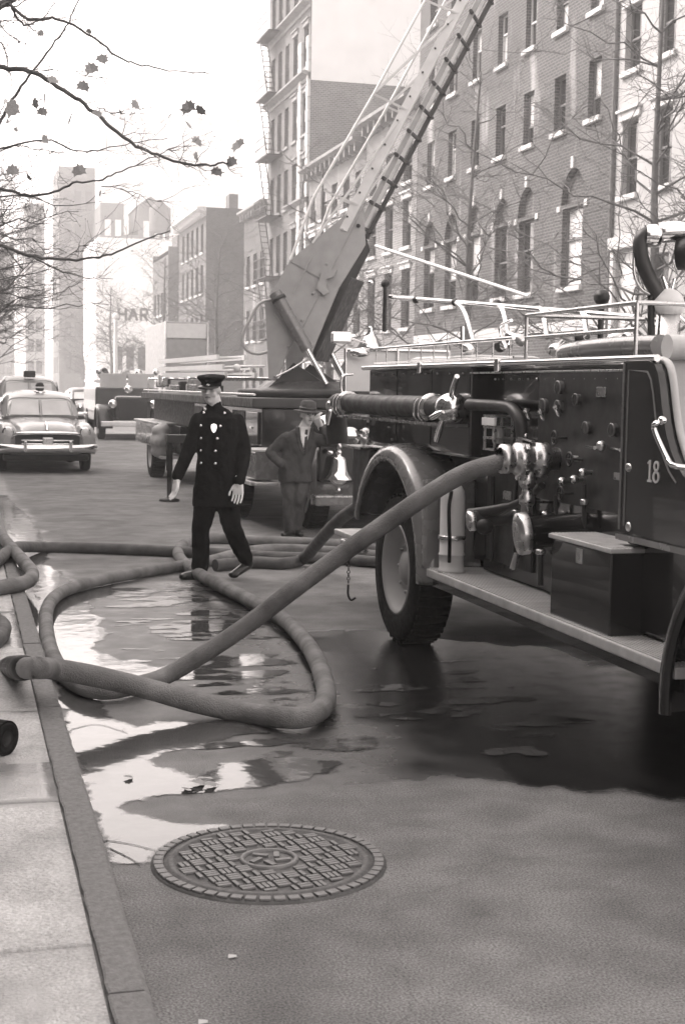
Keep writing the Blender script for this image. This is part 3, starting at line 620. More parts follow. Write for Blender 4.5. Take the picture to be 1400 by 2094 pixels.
# hard suction hose along the side with big couplings and long lugs
sx, sz = 2.83, 1.588
su = MB().tube(catmull([(sx,8.15,sz),(sx,8.8,sz),(sx,9.6,sz-.004),(sx,10.3,sz-.002),(sx,10.6,sz),(sx+.01,10.8,sz-.012),(sx+.04,10.93,sz-.09),(sx+.06,10.98,sz-.21),(sx+.07,10.98,sz-.33)], 6), [.071]*31+[.078]*6+[.085]*12, 18).build('suction_hose', 'suction_rubber', e)
for y in (8.42, 10.42):
    MB().lathe([(.072,-.03),(.09,-.02),(.09,.02),(.072,.03)], (sx, y, sz), (0,1,0), 20).build('coupling_ring', 'nickel', su)
    for o_ in (-.045, .045): MB().tube(catmull([(sx-.085,y+o_,sz+.055),(sx-.105,y+o_,sz+.02),(sx-.105,y+o_,sz-.05),(sx-.08,y+o_,sz-.085)],3), .008, 7).build('clasp', 'chrome', su)
MB().lathe([(.07,.0),(.085,-.03),(.095,-.05),(.095,-.11),(.07,-.16),(.06,-.18),(0,-.18)], (sx, 8.15, sz), (0,1,0), 22).build('end_coupling', 'chrome', su)
for a, b_ in (((sx-.02,8.03,sz+.07),(sx-.05,7.84,sz+.19)), ((sx-.06,8.05,sz-.07),(sx-.08,8.10,sz-.20)), ((sx-.08,8.0,sz-.02),(sx-.14,8.04,sz-.06))):
    MB().tube([a, tuple((Vector(a)*.5+Vector(b_)*.5)), b_], [.014,.02,.016], 8).build('lug', 'chrome', su)
MB().tube([(sx-.09,10.6,sz-.06),(sx-.08,10.72,sz-.17)], .013, 7).build('lug', 'chrome', su); MB().ball((sx-.05,10.75,sz-.03), (.04,.05,.045)).build('lug_boss', 'nickel', su)
MB().cbox((2.79, 8.05, 1.475), (2.96, 10.6, 1.497), .006).build('suction_tray', 'skylit_paint', e)
# pump fittings
f = MB(); 
f.lathe([(.060,0),(.078,.01),(.078,.05),(.066,.06),(.066,.08),(.085,.09),(.085,.15),(.07,.16),(.07,.19),(.088,.20),(.088,.26),(.06,.27),(.06,.36)], (2.70,6.93,1.345), (1,0,0), 22)
mi = f.build('main_inlet', 'nickel', e)
for k in range(5):
    a = k*1.257; MB().beam((2.82,6.93+.08*math.cos(a),1.345+.08*math.sin(a)),(2.82,6.93+.115*math.cos(a),1.345+.115*math.sin(a)),.03,.022,(1,0,0)).build('lug', 'chrome', mi)
v = MB().lathe([(.03,0),(.045,-.03),(.045,-.07),(.028,-.09),(.03,-.12),(.042,-.13),(.042,-.17),(.03,-.18),(.034,-.24),(.02,-.27)], (2.86,6.93,1.28), seg=16).build('drain_valve', 'nickel', e)
ci = MB().lathe([(.0,0),(.098,0),(.105,.012),(.105,.05),(.085,.06),(.075,.30),(.075,.40)], (2.70,6.62,.985), (1,-.12,.10), 26).build('suction_inlet', 'paint_dark', e)
MB().lathe([(.0,-.022),(.06,-.022),(.104,-.012),(.108,0),(.108,.035),(.1,.045)], (2.70,6.62,.985), (1,-.12,.10), 26).build('inlet_cap', 'nickel', ci)
MB().tube([(2.70,6.66,.88),(2.69,6.69,.80)], .014, 8).build('cap_handle', 'nickel', ci)
do = MB().lathe([(.0,0),(.05,0),(.055,.01),(.055,.05),(.045,.06),(.045,.2),(.06,.24),(.06,.4)], (2.76,7.52,.965), (1,-.2,.12), 20).build('discharge', 'paint_dull', e)
MB().lathe([(.0,-.015),(.04,-.015),(.058,-.005),(.058,.03),(.05,.035)], (2.76,7.52,.965), (1,-.2,.12), 20).build('discharge_cap', 'nickel', do)
MB().tube(catmull([(2.78,7.58,1.0),(2.9,7.35,1.05),(2.95,7.15,1.12),(2.97,7.0,1.2)],5), [.03]*6+[.022]*10, 10).build('discharge_pipe', 'paint_dull', do); MB().ball((2.82,7.44,.94), (.05,.05,.045)).build('valve_body', 'black_iron', do)
MB().tube(catmull([(2.9,7.95,1.615),(2.92,7.55,1.612),(2.93,7.36,1.60),(2.94,7.26,1.54),(2.95,7.24,1.45),(2.96,7.24,1.33)],6), .034, 12).build('elbow_pipe', 'paint_dull', e)
lan = MB(); 
for y in (7.52, 7.68):
    for x in (2.90, 3.0): lan.box((x-.006,y-.006,1.36),(x+.006,y+.006,1.56))
for z in (1.365, 1.43, 1.49, 1.555): lan.box((2.892,7.51,z-.006),(3.008,7.69,z+.006))
la = lan.build('hand_lantern', 'nickel', e); MB().lathe([(.03,0),(.035,.02),(.035,.08),(.02,.1),(0,.1)], (2.95,7.6,1.40), seg=14).build('lantern_glass', 'glass_blind', la)
MB().cbox((2.885, 7.50, 1.50), (2.90, 7.70, 1.545), .003).build('lantern_band', 'white_paint', la)
rod((2.93,7.20,1.445),(2.88,6.92,1.435), .011, 'chrome', 'valve_lever', e); MB().ball((2.96,7.22,1.455), .018).build('lever_knob', 'chrome', e)
rod((3.0,6.52,1.43),(2.96,6.34,1.43), .010, 'chrome', 'valve_lever', e); rod((3.02,6.28,1.43),(2.99,6.12,1.43), .009, 'chrome', 'valve_lever', e); MB().ball((2.99,6.33,1.44), .026).build('lever_knob', 'nickel', e)
for (y, z, r) in ((6.55,1.52,.028),(6.25,1.52,.028),(7.1,1.62,.035),(6.9,1.62,.03),(6.9,1.72,.03),(6.68,1.66,.026)):
    g = MB().lathe([(0,-.02),(r,-.02),(r*1.15,-.015),(r*1.15,.02)], (3.02, y, z), (1,0,0), 18).build('gauge', 'paint_dull', e); MB().lathe([(r*1.0,-.022),(r*1.2,-.022),(r*1.2,-.012),(r*1.0,-.012)], (3.02,y,z), (1,0,0), 18).build('gauge_bezel', 'skylit_paint', g)
for k, (y, z) in enumerate([(6.12,1.64),(6.12,1.615),(6.08,1.585),(6.08,1.565)]): MB().beam((3.02,y,z),(3.02,y-.03,z+.01),.012,.006).build('label_clip', 'chrome', e)
for (y, z) in ((6.75,1.24),(6.6,1.26),(7.1,1.2),(6.95,1.05),(7.12,.92),(6.72,.75),(6.78,.70),(6.5,1.30)):
    MB().lathe([(.012,0),(.022,.01),(.022,.03),(.012,.04),(.012,.1)], (2.955,y,z), (1,0,0), 10).build('drain_cock', 'nickel', e)
MB().cbox((2.98,7.05,1.24),(3.04,7.75,1.275),.006).build('step_bracket', 'nickel', e)
MB().lathe([(.05,0),(.06,.02),(.06,.22),(.04,.25),(0,.25)], (3.0,6.60,.62), seg=14).build('strainer', 'black_iron', e)
# hose-bed load: folded white covers and couplings on top
for (a, b_, c_, d_, m) in ((3.15,9.45,3.75,9.95,'white_paint'),(3.2,8.75,3.7,9.25,'canvas'),(3.2,7.9,3.9,8.6,'hose_dark')):
    MB().cbox((a,b_,1.70),(c_,d_,1.93 if m != 'hose_dark' else 1.88),.05).build('folded_cover' if m != 'hose_dark' else 'hose_load', m, e)
for i in range(7):
    c = Vector((3.3+.12*i, 9.0-.16*i, 1.95+.03*(i % 3))); MB().lathe([(.0,0),(.03,0),(.04,.02),(.04,.06),(.028,.08),(.028,.14),(0,.14)], c, (random.uniform(-1,1),random.uniform(-1,1),.4), 12).build('nozzle', ('chrome','black_iron','nickel')[i % 3], e)
# tail step, posts, chain and hook
ts = MB().cbox((2.88, 10.22, .535), (XR, 10.98, .575), .01).build('tail_step', 'tread_plate', e)
MB().tube([(2.95,10.3,.47),(2.95,11.0,.47),(4.95,11.0,.47)], .02, 8).build('tail_bumper', 'nickel', e)

ch = MB()
for k in range(14): ch.lathe([(.010,-.004),(.016,0),(.010,.004)], (2.93,10.7,.52-k*.026), (1,0,0) if k % 2 else (0,1,0), 8)
ch.tube(catmull([(2.93,10.7,.16),(2.93,10.7,.08),(2.95,10.68,.04),(2.98,10.66,.06)],4), .009, 7); ch.build('tow_chain', 'black_iron', e)
MB().cbox((2.96,10.25,.75),(3.2,10.75,1.25),.03).build('rear_locker', 'paint_dull', e)
for k in range(16): MB().ball((2.93+random.uniform(-.04,.1), 10.45+random.uniform(-.2,.2), 1.27+random.uniform(0,.1)), random.uniform(.018,.04), 8, 6).build('spare_fitting', 'nickel', e)
MB().cbox((2.86,10.2,1.245),(3.1,10.72,1.262),.004).build('coupling_tray', 'nickel', e)

# dense small plumbing and plates on the pump panel
for (y, z, h, r) in ((7.32,1.0,.34,.017),(7.42,.72,.5,.012),(7.05,.66,.30,.016),(6.86,.66,.5,.012),(6.52,1.02,.22,.012),(7.78,.7,.5,.014)):
    MB().tube([(3.0,y,z),(2.995,y+.004,z+h)], r, 8).build('riser_pipe', 'paint_dull', e); MB().lathe([(r,-.015),(r*1.7,-.012),(r*1.7,.012),(r,.015)], (2.997,y+.002,z+h*.6), (0,0,1), 10).build('pipe_union', 'nickel', e)
for (y, z, w_, h_) in ((6.42,1.70,.10,.05),(6.2,1.3,.09,.035),(6.7,1.36,.07,.03),(7.62,1.10,.12,.05),(7.35,1.42,.06,.03)):
    MB().cbox((3.018,y-w_/2,z-h_/2),(3.03,y+w_/2,z+h_/2),.004).build('name_plate', 'nickel', e)
for k in range(16):
    y = 6.0+k*.125; MB().ball((3.03,y,1.765), .007, 6, 4).build('rivet', 'nickel', e)
for (y, z) in ((6.82,1.46),(6.72,1.18),(7.15,1.10),(6.62,1.36)):
    hw_ = MB(); hw_.tube([(2.955,y+.035*math.cos(a*.5236),z+.035*math.sin(a*.5236)) for a in range(13)], .006, 6); hw_.tube([(2.955,y,z-.035),(2.955,y,z+.035)], .005, 5); hw_.tube([(2.955,y-.035,z),(2.955,y+.035,z)], .005, 5); hw_.tube([(2.95,y,z),(3.04,y,z)], .008, 6); hw_.build('hand_wheel', 'paint_dull', e)
for (y, z) in ((7.18,1.55),(6.98,1.55),(6.78,1.575)):
    MB().lathe([(.01,0),(.016,.02),(.012,.05),(.02,.06),(.0,.075)], (2.965,y,z), (-.4,-.3,.6), 10).build('toggle', 'chrome', e)
# shallow dirt-worn seam lines on body sides
for y in (8.75, 9.5): MB().box((2.926,y-.004,1.34),(2.932,y+.004,1.82)).build('body_seam', 'black_iron', e)
for k in range(9): MB().ball((2.927,8.15+k*.24,1.80), .007, 6, 4).build('rivet', 'nickel', e)
# ================================================================ BUILDINGS
def facade(mb, X, Y0, Y1, Z0, Z1, holes, depth=.22, nx=-1):
    """street wall in the plane X with real openings; holes = (ya, yb, za, zb)"""
    ys = sorted({Y0, Y1, *[h[0] for h in holes], *[h[1] for h in holes]}); zs = sorted({Z0, Z1, *[h[2] for h in holes], *[h[3] for h in holes]})
    ins = lambda y, z: any(h[0] < y < h[1] and h[2] < z < h[3] for h in holes)
    for a, b in zip(ys, ys[1:]):
        for c, d in zip(zs, zs[1:]):
            if not ins((a+b)/2, (c+d)/2): mb.add([(X,a,c),(X,b,c),(X,b,d),(X,a,d)], [(0,1,2,3)])
    for a, b, c, d in holes:
        x2 = X+depth
        mb.add([(X,a,c),(X,b,c),(X,b,d),(X,a,d),(x2,a,c),(x2,b,c),(x2,b,d),(x2,a,d)], [(0,4,5,1),(1,5,6,2),(2,6,7,3),(3,7,4,0)])
    return mb
def shell(mb, X, X2, Y0, Y1, Z0, Z1, back=True):
    """side walls and roof deck behind a facade"""
    mb.add([(X,Y0,Z0),(X2,Y0,Z0),(X2,Y0,Z1),(X,Y0,Z1)], [(0,1,2,3)]); mb.add([(X,Y1,Z0),(X2,Y1,Z0),(X2,Y1,Z1),(X,Y1,Z1)], [(0,1,2,3)])
    mb.add([(X2,Y0,Z0),(X2,Y1,Z0),(X2,Y1,Z1),(X2,Y0,Z1)], [(0,1,2,3)]); mb.add([(X,Y0,Z1-.3),(X2,Y0,Z1-.3),(X2,Y1,Z1-.3),(X,Y1,Z1-.3)], [(0,1,2,3)])
    return mb
WP = {}
def window(parent, X, yc, z0, w, h, frame='frame_dark', blind=0, sill=None, lintel=None, rec=.15, sash=.5, detail=True):
    """sash window in an opening: window (> upper_pane, lower_pane, sill, lintel)"""
    k = (round(w,2), round(h,2), frame, sash)
    org = ORG[parent.name]
    if k not in WP:
        t = .055; b = MB(); hw = w/2; zm = h*sash
        for ya, yb, za, zb, x in ((-hw,-hw+t,0,h,0),(hw-t,hw,0,h,0),(-hw+t,hw-t,0,t*1.2,0),(-hw+t,hw-t,h-t,h,0),(-hw+t,hw-t,zm-.025,zm+.025,-.012)): b.box((x,ya,za),(x+.06,yb,zb))
        fr = b.build('window', frame, parent, local=True)
        pm = MB(); pm.add([(.035,-hw+t,zm),(.035,hw-t,zm),(.035,hw-t,h-t),(.035,-hw+t,h-t)], [(0,1,2,3)]); pu = pm.build('upper_pane', 'glass_dark', fr, local=True)
        pm = MB(); pm.add([(.05,-hw+t,t),(.05,hw-t,t),(.05,hw-t,zm),(.05,-hw+t,zm)], [(0,1,2,3)]); pl = pm.build('lower_pane', 'glass_dark', fr, local=True)
        WP[k] = (fr.data, pu.data, pl.data)
        for o in (pu, pl, fr): bpy.data.objects.remove(o)
    fr = bpy.data.objects.new('window', WP[k][0]); COL.objects.link(fr); fr.parent = parent; fr.location = Vector((X+rec, yc, z0))-org; ORG[fr.name] = Vector((X+rec, yc, z0))
    for nm, me, bl in (('upper_pane', WP[k][1], blind in (1, 3)), ('lower_pane', WP[k][2], blind in (2, 3))):
        if bl:
            kk = me.name+'_b'
            if kk not in WP: WP[kk] = me.copy(); WP[kk].materials[0] = MATS['glass_blind']
            me = WP[kk]
        o = bpy.data.objects.new(nm, me); COL.objects.link(o); o.parent = fr; o.rotation_euler = (random.uniform(-.006,.006), 0, random.uniform(-.012,.012)); ORG[o.name] = ORG[fr.name]
    if sill:
        b = MB(); b.cbox((X-.10, yc-w/2-.10, z0-.13), (X+.2, yc+w/2+.10, z0-.003), .012); b.build('sill', sill, fr)
    if lintel:
        b = MB(); b.cbox((X-.06, yc-w/2-.12, z0+h+.003), (X+.1, yc+w/2+.12, z0+h+.2), .012); b.cbox((X-.13, yc-w/2-.17, z0+h+.203), (X+.1, yc+w/2+.17, z0+h+.27), .012); b.build('lintel', lintel, fr)
    return fr
def cornice(parent, X, Y0, Y1, Z, m='cornice', out=.45, brackets=True, h=.5):
    b = MB(); prof = [(0,-h),(-.06,-h),(-.08,-h*.6),(-out*.5,-h*.45),(-out*.85,-h*.3),(-out,-h*.25),(-out,0),(0,.04)]
    n = len(prof); b.add([(X+x, y, Z+z) for y in (Y0, Y1) for x, z in prof], [(i, (i+1) % n, (i+1) % n+n, i+n) for i in range(n)] + [tuple(range(n)), tuple(range(n, 2*n))])
    c = b.build('cornice', m, parent)
    if brackets:
        p = MB(); p.cbox((-out*.7, -.07, -h*1.1), (0, .07, -h*.4), .01); br = p.build('bracket', m, c, local=True); k = 0; y = Y0+.3
        while y < Y1-.1:
            o = br if k == 0 else cp(br, c); o.location = Vector((X-.005, y, Z))-ORG[c.name]; y += .8; k += 1
    return c
BX = 15.5; GB = 'buildings along the far side of the street'
# --- tall brick building with arched ground windows
bk = thing('brick_building', (BX, 40.4, 0), 'tall brick building with arched windows and pale streaks on its wall', 'building')
C7 = [33.85+2.17*k for k in range(7)]; ARCH = [(35.0,1.30),(38.15,1.15),(40.08,1.0),(42.45,1.15),(44.6,1.1),(46.8,1.1)]
holes = [(y-.375, y+.375, z, z+1.47) for y in C7 for z in (8.61, 11.28, 13.95)] + [(y-w_/2, y+w_/2, 4.45, 6.52) for y, w_ in ARCH]
holes += [(y-.45, y+.45, .9, 2.5) for y in C7[1:]]
AR = [(y, w_, w_/2+.10, 6.62) for y, w_ in ARCH]
holes2 = holes + [(y-R, y+R, zc, zc+1.2*R) for y, w_, R, zc in AR]
b = MB(); facade(b, BX, 32.55, 48.3, 0, 19, holes2, .2); shell(b, BX, BX+12, 32.55, 48.3, 0, 19); n = 20
for y, w_, R, zc in AR:          # spandrels fill the square heads back to a true arch, with a curved reveal
    pt = [(y+R*math.cos(math.pi*k/n), zc+R*1.2*math.sin(math.pi*k/n)) for k in range(n+1)]; zt = zc+1.2*R
    for k in range(n):
        (a0, c0), (a1, c1) = pt[k], pt[k+1]; b.add([(BX,a0,c0),(BX,a1,c1),(BX,a1,zt),(BX,a0,zt)], [(0,1,2,3)]); b.add([(BX,a0,c0),(BX,a1,c1),(BX+.2,a1,c1),(BX+.2,a0,c0)], [(0,1,2,3)])
wl = b.build('wall', 'brick_mid', bk)
for y, w_, R, zc in AR:
    pn_ = MB(); pn_.prism([(BX+.17, y+R*math.cos(math.pi*k/n), zc+R*1.2*math.sin(math.pi*k/n)) for k in range(n+1)], (1,0,0), .02); pn_.build('arch_panel', 'brick_mid', wl)
    b = MB(); b.cbox((BX-.06, y-.08, zc+R*1.2+.004), (BX+.05, y+.08, zc+R*1.2+.30), .01); b.build('keystone', 'stone_light', wl)
    for s in (-1, 1): b = MB(); b.cbox((BX-.04, y+s*(R+.11)-.1, zc-.16), (BX+.05, y+s*(R+.11)+.1, zc-.005), .01); b.build('impost', 'stone_light', wl)
    window(bk, BX, y, 4.45, w_, 2.07, 'frame_dark', random.choice((1,1,3,0)), 'stone_light', sash=random.choice((.4,.5,.6)))
for y in C7:
    for z in (8.61, 11.28, 13.95): window(bk, BX, y, z, .75, 1.47, random.choice(('frame_dark','frame_white')), random.choice((0,1,1,1,0,2)), 'stone_light' if z > 8 else None, sash=random.choice((.36,.5,.5,.62)))
for y in C7[1:]: window(bk, BX, y, .9, .9, 1.6, 'frame_dark', 0, 'stone_light')
b = MB(); b.cbox((BX-.05, 32.6, 3.28), (BX+.02, 48.25, 3.56), .01); b.build('stone_band', 'stone_light', wl)
b = MB(); b.tube([(BX-.07, 32.56, 0),(BX-.07, 32.56, 19)], .055, 8); b.build('drainpipe', 'frame_dark', bk)
# --- pale stucco house at the right
sh = thing('stucco_house', (BX, 28, 0), 'pale stucco house with hooded window lintels at the right of the drainpipe', 'house', GB)
cols = [31.76, 30.06, 28.3, 26.5]; holes = [(y-.42, y+.42, z, z+h) for y in cols for z, h in ((6.43,1.78),(9.37,1.5),(12.2,1.4))] + [(31.3, 32.3, 1.2, 5.1), (29.6,30.5,2.6,4.9), (27.8,28.7,2.6,4.9), (26,26.9,2.6,4.9)]
b = MB(); facade(b, BX, 24.5, 32.5, 0, 15, holes); shell(b, BX, BX+12, 24.5, 32.5, 0, 15); b.build('wall', 'stucco', sh)
for y in cols:
    for z, h in ((6.43,1.78),(9.37,1.5),(12.2,1.4)): window(sh, BX, y, z, .84, h, 'frame_dark', random.choice((0,1,0)), 'stone_light', 'stone_light')
for y in (30.05,28.25,26.45): window(sh, BX, y, 2.6, .9, 2.3, 'frame_dark', 0, 'stone_light')
b = MB(); b.box((BX+.1, 31.3, 1.2), (BX+.16, 32.3, 4.2)); do_ = b.build('door', 'frame_white', sh); MB().box((BX+.1,31.3,4.21),(BX+.14,32.3,5.1)).build('transom', 'glass_blind', do_)
b = MB(); b.cbox((BX-.16,31.0,5.15),(BX+.05,32.5,5.45),.02); b.cbox((BX-.08,31.05,1.2),(BX+.02,31.28,5.14),.01); b.cbox((BX-.08,32.32,1.2),(BX+.02,32.5,5.14),.01); b.build('door_surround', 'stone_light', sh)
b = MB()
for k in range(6): b.box((BX-1.6+.26*k, 31.0, .1), (BX-1.6+.26*(k+1)-.004, 32.5, .3+.18*k))
b.build('stoop', 'stone_light', sh); cornice(sh, BX, 24.5, 32.5, 15)
sh2 = thing('stucco_house', (BX, 19, 0), 'brick house standing beyond the pale stucco house out towards the near corner', 'house', GB)
b = MB(); h2 = [(y-.45,y+.45,z,z+1.6) for y in (15.5,17.5,19.5,21.5,23.2) for z in (2.6,6,9)]; facade(b, BX, 14, 24.45, 0, 12.5, h2); shell(b, BX, BX+12, 14, 24.45, 0, 12.5); b.build('wall', 'brick_mid', sh2)
for h in h2: window(sh2, BX, (h[0]+h[1])/2, h[2], .9, 1.6, 'frame_dark', 0)
# --- two row houses beyond the brick building
for (Y0, Y1, Zt, m, lb) in ((48.35, 55.0, 12.0, 'brick_pale', 'row house with heavy dark cornice next to the tall brick building'), (55.05, 64.6, 11.6, 'brick_pale', 'longer row house with a lower cornice against the tall corner tower')):
    rh = thing('row_house', (BX, (Y0+Y1)/2, 0), lb, 'house', GB); n = 3 if Y1-Y0 < 8 else 5; st = (Y1-Y0)/n
    cs = [Y0+st*(k+.5) for k in range(n)]; rows = ((.9,1.7),(3.9,2.1),(6.8,1.7),(9.1,1.3)); hl = [(y-.5,y+.5,z,z+h) for y in cs for z, h in rows]
    b = MB(); facade(b, BX, Y0, Y1, 0, Zt-.5, hl); shell(b, BX, BX+12, Y0, Y1, 0, Zt-.1); b.build('wall', m, rh)
    for y in cs:
        for z, h in rows: window(rh, BX, y, z, 1.0, h, 'frame_dark', random.choice((0,0,1)), 'stone_light', 'stone_light' if h > 1.5 else None)
    cornice(rh, BX, Y0, Y1, Zt, 'cornice', .55)
# --- tall corner block with stone quoins and fire escape
tw_ = thing('apartment_tower', (BX, 69, 0), 'tall apartment block with stone corner bays and an iron fire escape', 'building', GB)
tc_ = [65.4, 67.6, 69.4, 71.0, 72.6]; rows = [1.0, 4.3, 7.4, 10.4, 13.4, 16.4, 19.4]
hl = [(y-.45,y+.45,z,z+1.9) for y in tc_ for z in rows]; b = MB(); facade(b, BX, 64.65, 73.7, 0, 24, hl); b.build('wall', 'brick_dark', tw_)
b = MB(); shell(b, BX, BX+14, 64.65, 73.7, 0, 24); b.build('side_wall', 'brick_pale', tw_)
MB().box((BX+.05,64.62,15.7),(BX+13.9,64.645,23.6)).build('whitewashed_panel', 'white_wall', tw_)
for y in tc_:
    for z in rows: window(tw_, BX, y, z, .9, 1.9, 'frame_dark', random.choice((0,0,1)), 'cornice', 'cornice' if y < 68 else None)
for y0, y1 in ((64.6,64.88),(66.0,66.5)):
    for k in range(32):
        d = .12 if k % 2 else 0
        MB().cbox((BX-.12, y0-d*.3, .1+k*.55), (BX+.02, y1+d, .1+k*.55+.53), .02).build('quoin', 'stone_light', tw_)
for z in (3.6, 9.9, 15.6, 18.8): cornice(tw_, BX, 64.6, 73.7 if z > 12 else 68.5, z+.5, 'cornice', .4, False, .35)
cornice(tw_, BX, 64.6, 73.7, 22.6, 'stone_light', .9, True, .8); 
fe = MB()
for z in rows[1:7]:
    fe.box((BX-1.0, 70.2, z-.25), (BX-.02, 73.2, z-.19))
    for y in np.linspace(70.2, 73.2, 14): fe.tube([(BX-1.0,y,z-.2),(BX-1.0,y,z+.75)], .015, 4)
    fe.tube([(BX-1.0,70.2,z+.75),(BX-1.0,73.2,z+.75)], .025, 5); fe.tube([(BX-1.0,70.2,z+.3),(BX-1.0,73.2,z+.3)], .02, 5)
    if z > 5:
        for dx in (-.9,-.45): fe.beam((BX+dx,70.6,z-3.2),(BX+dx,72.6,z-.2),.05,.12)
        for k in range(10): fe.beam((BX-.9,70.6+.2*k,z-3.2+.3*k),(BX-.45,70.6+.2*k,z-3.2+.3*k),.18,.02)
fe.v = [(BX+(x-BX)*.8, y, z) for x, y, z in fe.v]; fe.build('fire_escape', 'black_iron', tw_)
# --- lower shop house, then the brick corner house with its bare side wall
lh = thing('low_house', (BX, 76.8, 0), 'low dark house squeezed beside the tall apartment block', 'house', GB)
hl = [(y-.5,y+.5,z,z+1.7) for y in (74.9,76.8,78.7) for z in (1.0,4.2,7.2)]; b = MB(); facade(b, BX, 73.75, 80, 0, 10.9, hl); shell(b, BX, BX+12, 73.75, 80, 0, 11.3); b.build('wall', 'brick_mid', lh)
for h in hl: window(lh, BX, (h[0]+h[1])/2, h[2], 1.0, 1.7, 'frame_dark', 0, 'stone_light')
cornice(lh, BX, 73.75, 80, 11.4)
ch_ = thing('corner_house', (14.9, 96, 0), 'brick corner house with a bare dark side wall facing the cross street', 'house', GB)
hl = [(y-.5,y+.5,z,z+1.8) for y in (91.5,93.5,95.5,97.5,99.5) for z in (1.0,4.4,7.6,10.2)]; b = MB(); facade(b, 15.0, 90, 101.5, 0, 12.4, hl); shell(b, 15.0, 28, 90, 101.5, 0, 12.9); b.build('wall', 'brick_dark', ch_)
for h in hl: window(ch_, 15.0, (h[0]+h[1])/2, h[2], 1.0, 1.8, 'frame_dark', 0, 'stone_light')
cornice(ch_, 15.0, 89.9, 101.6, 12.9, 'stone_light', .6)
MB().box((17,93,12.6),(17.6,94.2,14.2)).build('chimney', 'brick_dark', ch_)
nh = thing('narrow_house', (15.3, 113, 0), 'narrow dark house with a stepped roof between the corner house and the white wall', 'house', GB)
hl = [(y-.5,y+.5,z,z+1.7) for y in (110.5,112.5,114.5,116.5) for z in (1.0,4.2,7.2)]; b = MB(); facade(b, 15.3, 109, 118, 0, 11.6, hl); shell(b, 15.3, 25, 109, 118, 0, 12.2)
b.box((16,109.2,12.2),(17.6,112,13.1)); b.build('wall', 'brick_dark', nh)
for h in hl: window(nh, 15.3, (h[0]+h[1])/2, h[2], 1.0, 1.7, 'frame_dark', 0, 'stone_light')
# --- far blocks fading into the glare
wb = thing('white_building', (16, 152, 0), 'white rendered building with dark painted letters on its blank end wall', 'building', GB)
MB().box((13.6,150,0),(24,166,16.8)).build('wall', 'white_wall', wb)
L = MB(); zt, s = 8.35, 1.25
def bar(u0, v0, u1, v1): L.beam((15.9+u0*s, 149.96, zt+v0*s), (15.9+u1*s, 149.96, zt+v1*s), .06, .22, (0,-1,0))
for q in ((0,0,0,1),(.6,0,.6,1),(0,.5,.6,.5),(.85,0,1.2,1),(1.2,1,1.55,0),(1.0,.4,1.4,.4),(1.85,0,1.85,1),(1.85,.95,2.35,.95),(2.35,.95,2.35,.5),(1.85,.5,2.35,.5),(2.05,.5,2.4,0)):
    p, q2 = Vector((15.9+q[0]*s,149.95,zt+q[1]*s)), Vector((15.9+q[2]*s,149.95,zt+q[3]*s)); L.beam(p, q2, .26, .06, (0,1,0))
L.build('painted_letters', 'sign_ink', wb)
for k in range(4): MB().box((15.5+k*1.2,149.93,3.2),(16.3+k*1.2,149.99,5.6)).build('window', 'glass_dark', wb)
ct = thing('chimney_block', (19, 172, 0), 'hazy dark block with two gabled stacks behind the white building', 'building', GB)
b = MB(); b.box((15.9,170,0),(18.6,180,22.8)); b.box((18.6,170,0),(20.3,180,19.2)); b.box((20.3,170,0),(23.2,180,22.6)); b.prism([(20.1,170,22.6),(23.4,170,22.6),(21.75,170,23.8)], (0,1,0), 10); b.build('wall', 'brick_dark', ct)
for z in range(3,20,4):
    for x in (16.4,17.6,20.9,22.1): MB().box((x,169.94,z),(x+.7,169.99,z+1.9)).build('window', 'frame_white', ct)
dk = thing('dark_tower', (14, 186, 0), 'tall narrow hazy tower far down the street behind bare branches', 'building', GB)
b = MB(); hl = [(y-.7,y+.7,z,z+2) for y in (183,186,189) for z in range(3, 26, 4)]; facade(b, 11.8, 180, 192, 0, 28.2, hl); shell(b, 11.8, 16.2, 180, 192, 0, 28.2); b.build('wall', 'brick_dark', dk)
for h in hl: window(dk, 11.8, (h[0]+h[1])/2, h[2], 1.4, 2.0, 'frame_dark', 0)
for z in range(3,27,4):
    for x in (12.4,13.7,15.0): MB().box((x,179.94,z),(x+.8,179.99,z+2.3)).build('window', 'sign_ink', dk)
pb = thing('pale_block', (12, 205, 0), 'pale office block almost lost in the glare beyond the dark tower', 'building', GB)
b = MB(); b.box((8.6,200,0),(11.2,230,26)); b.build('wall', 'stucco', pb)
for z in range(3, 25, 3): MB().box((8.9,199.9,z),(9.7,199.99,z+1.7)).build('window', 'glass_dark', pb); MB().box((10.0,199.9,z),(10.8,199.99,z+1.7)).build('window', 'glass_dark', pb)
pt = thing('brick_block', (8, 235, 0), 'long low brick block closing the end of the street', 'building', GB)
b = MB(); b.box((2.5,235,0),(8.4,260,24)); b.build('wall', 'brick_mid', pt)
for z in range(3,23,3):
    for x in (3.2,4.6,6.0,7.2): MB().box((x,234.94,z),(x+.8,234.99,z+1.8)).build('window', 'glass_dark', pt)
wtk = MB(); wtk.lathe([(1.2,0),(1.2,2.6),(0,3.6)], (21.5,160,18.6), seg=16); wtk.build('water_tank', 'roof_tar', wb)
wk = MB(); [wk.tube([(21.5+dx,160+dy,16.6),(21.5+dx,160+dy,18.7)], .1, 5) for dx in (-.8,.8) for dy in (-.8,.8)]; wk.build('tank_legs', 'roof_tar', wb)
ft = thing('skyscraper', (37, 262, 0), 'huge pale tower with a toothed parapet fading into the bright sky', 'building', GB)
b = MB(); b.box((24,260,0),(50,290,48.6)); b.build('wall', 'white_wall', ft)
for k in range(15): MB().box((24.2+k*1.75,259.9,48.6),(25.2+k*1.75,261,50.2)).build('merlon', 'stucco', ft)
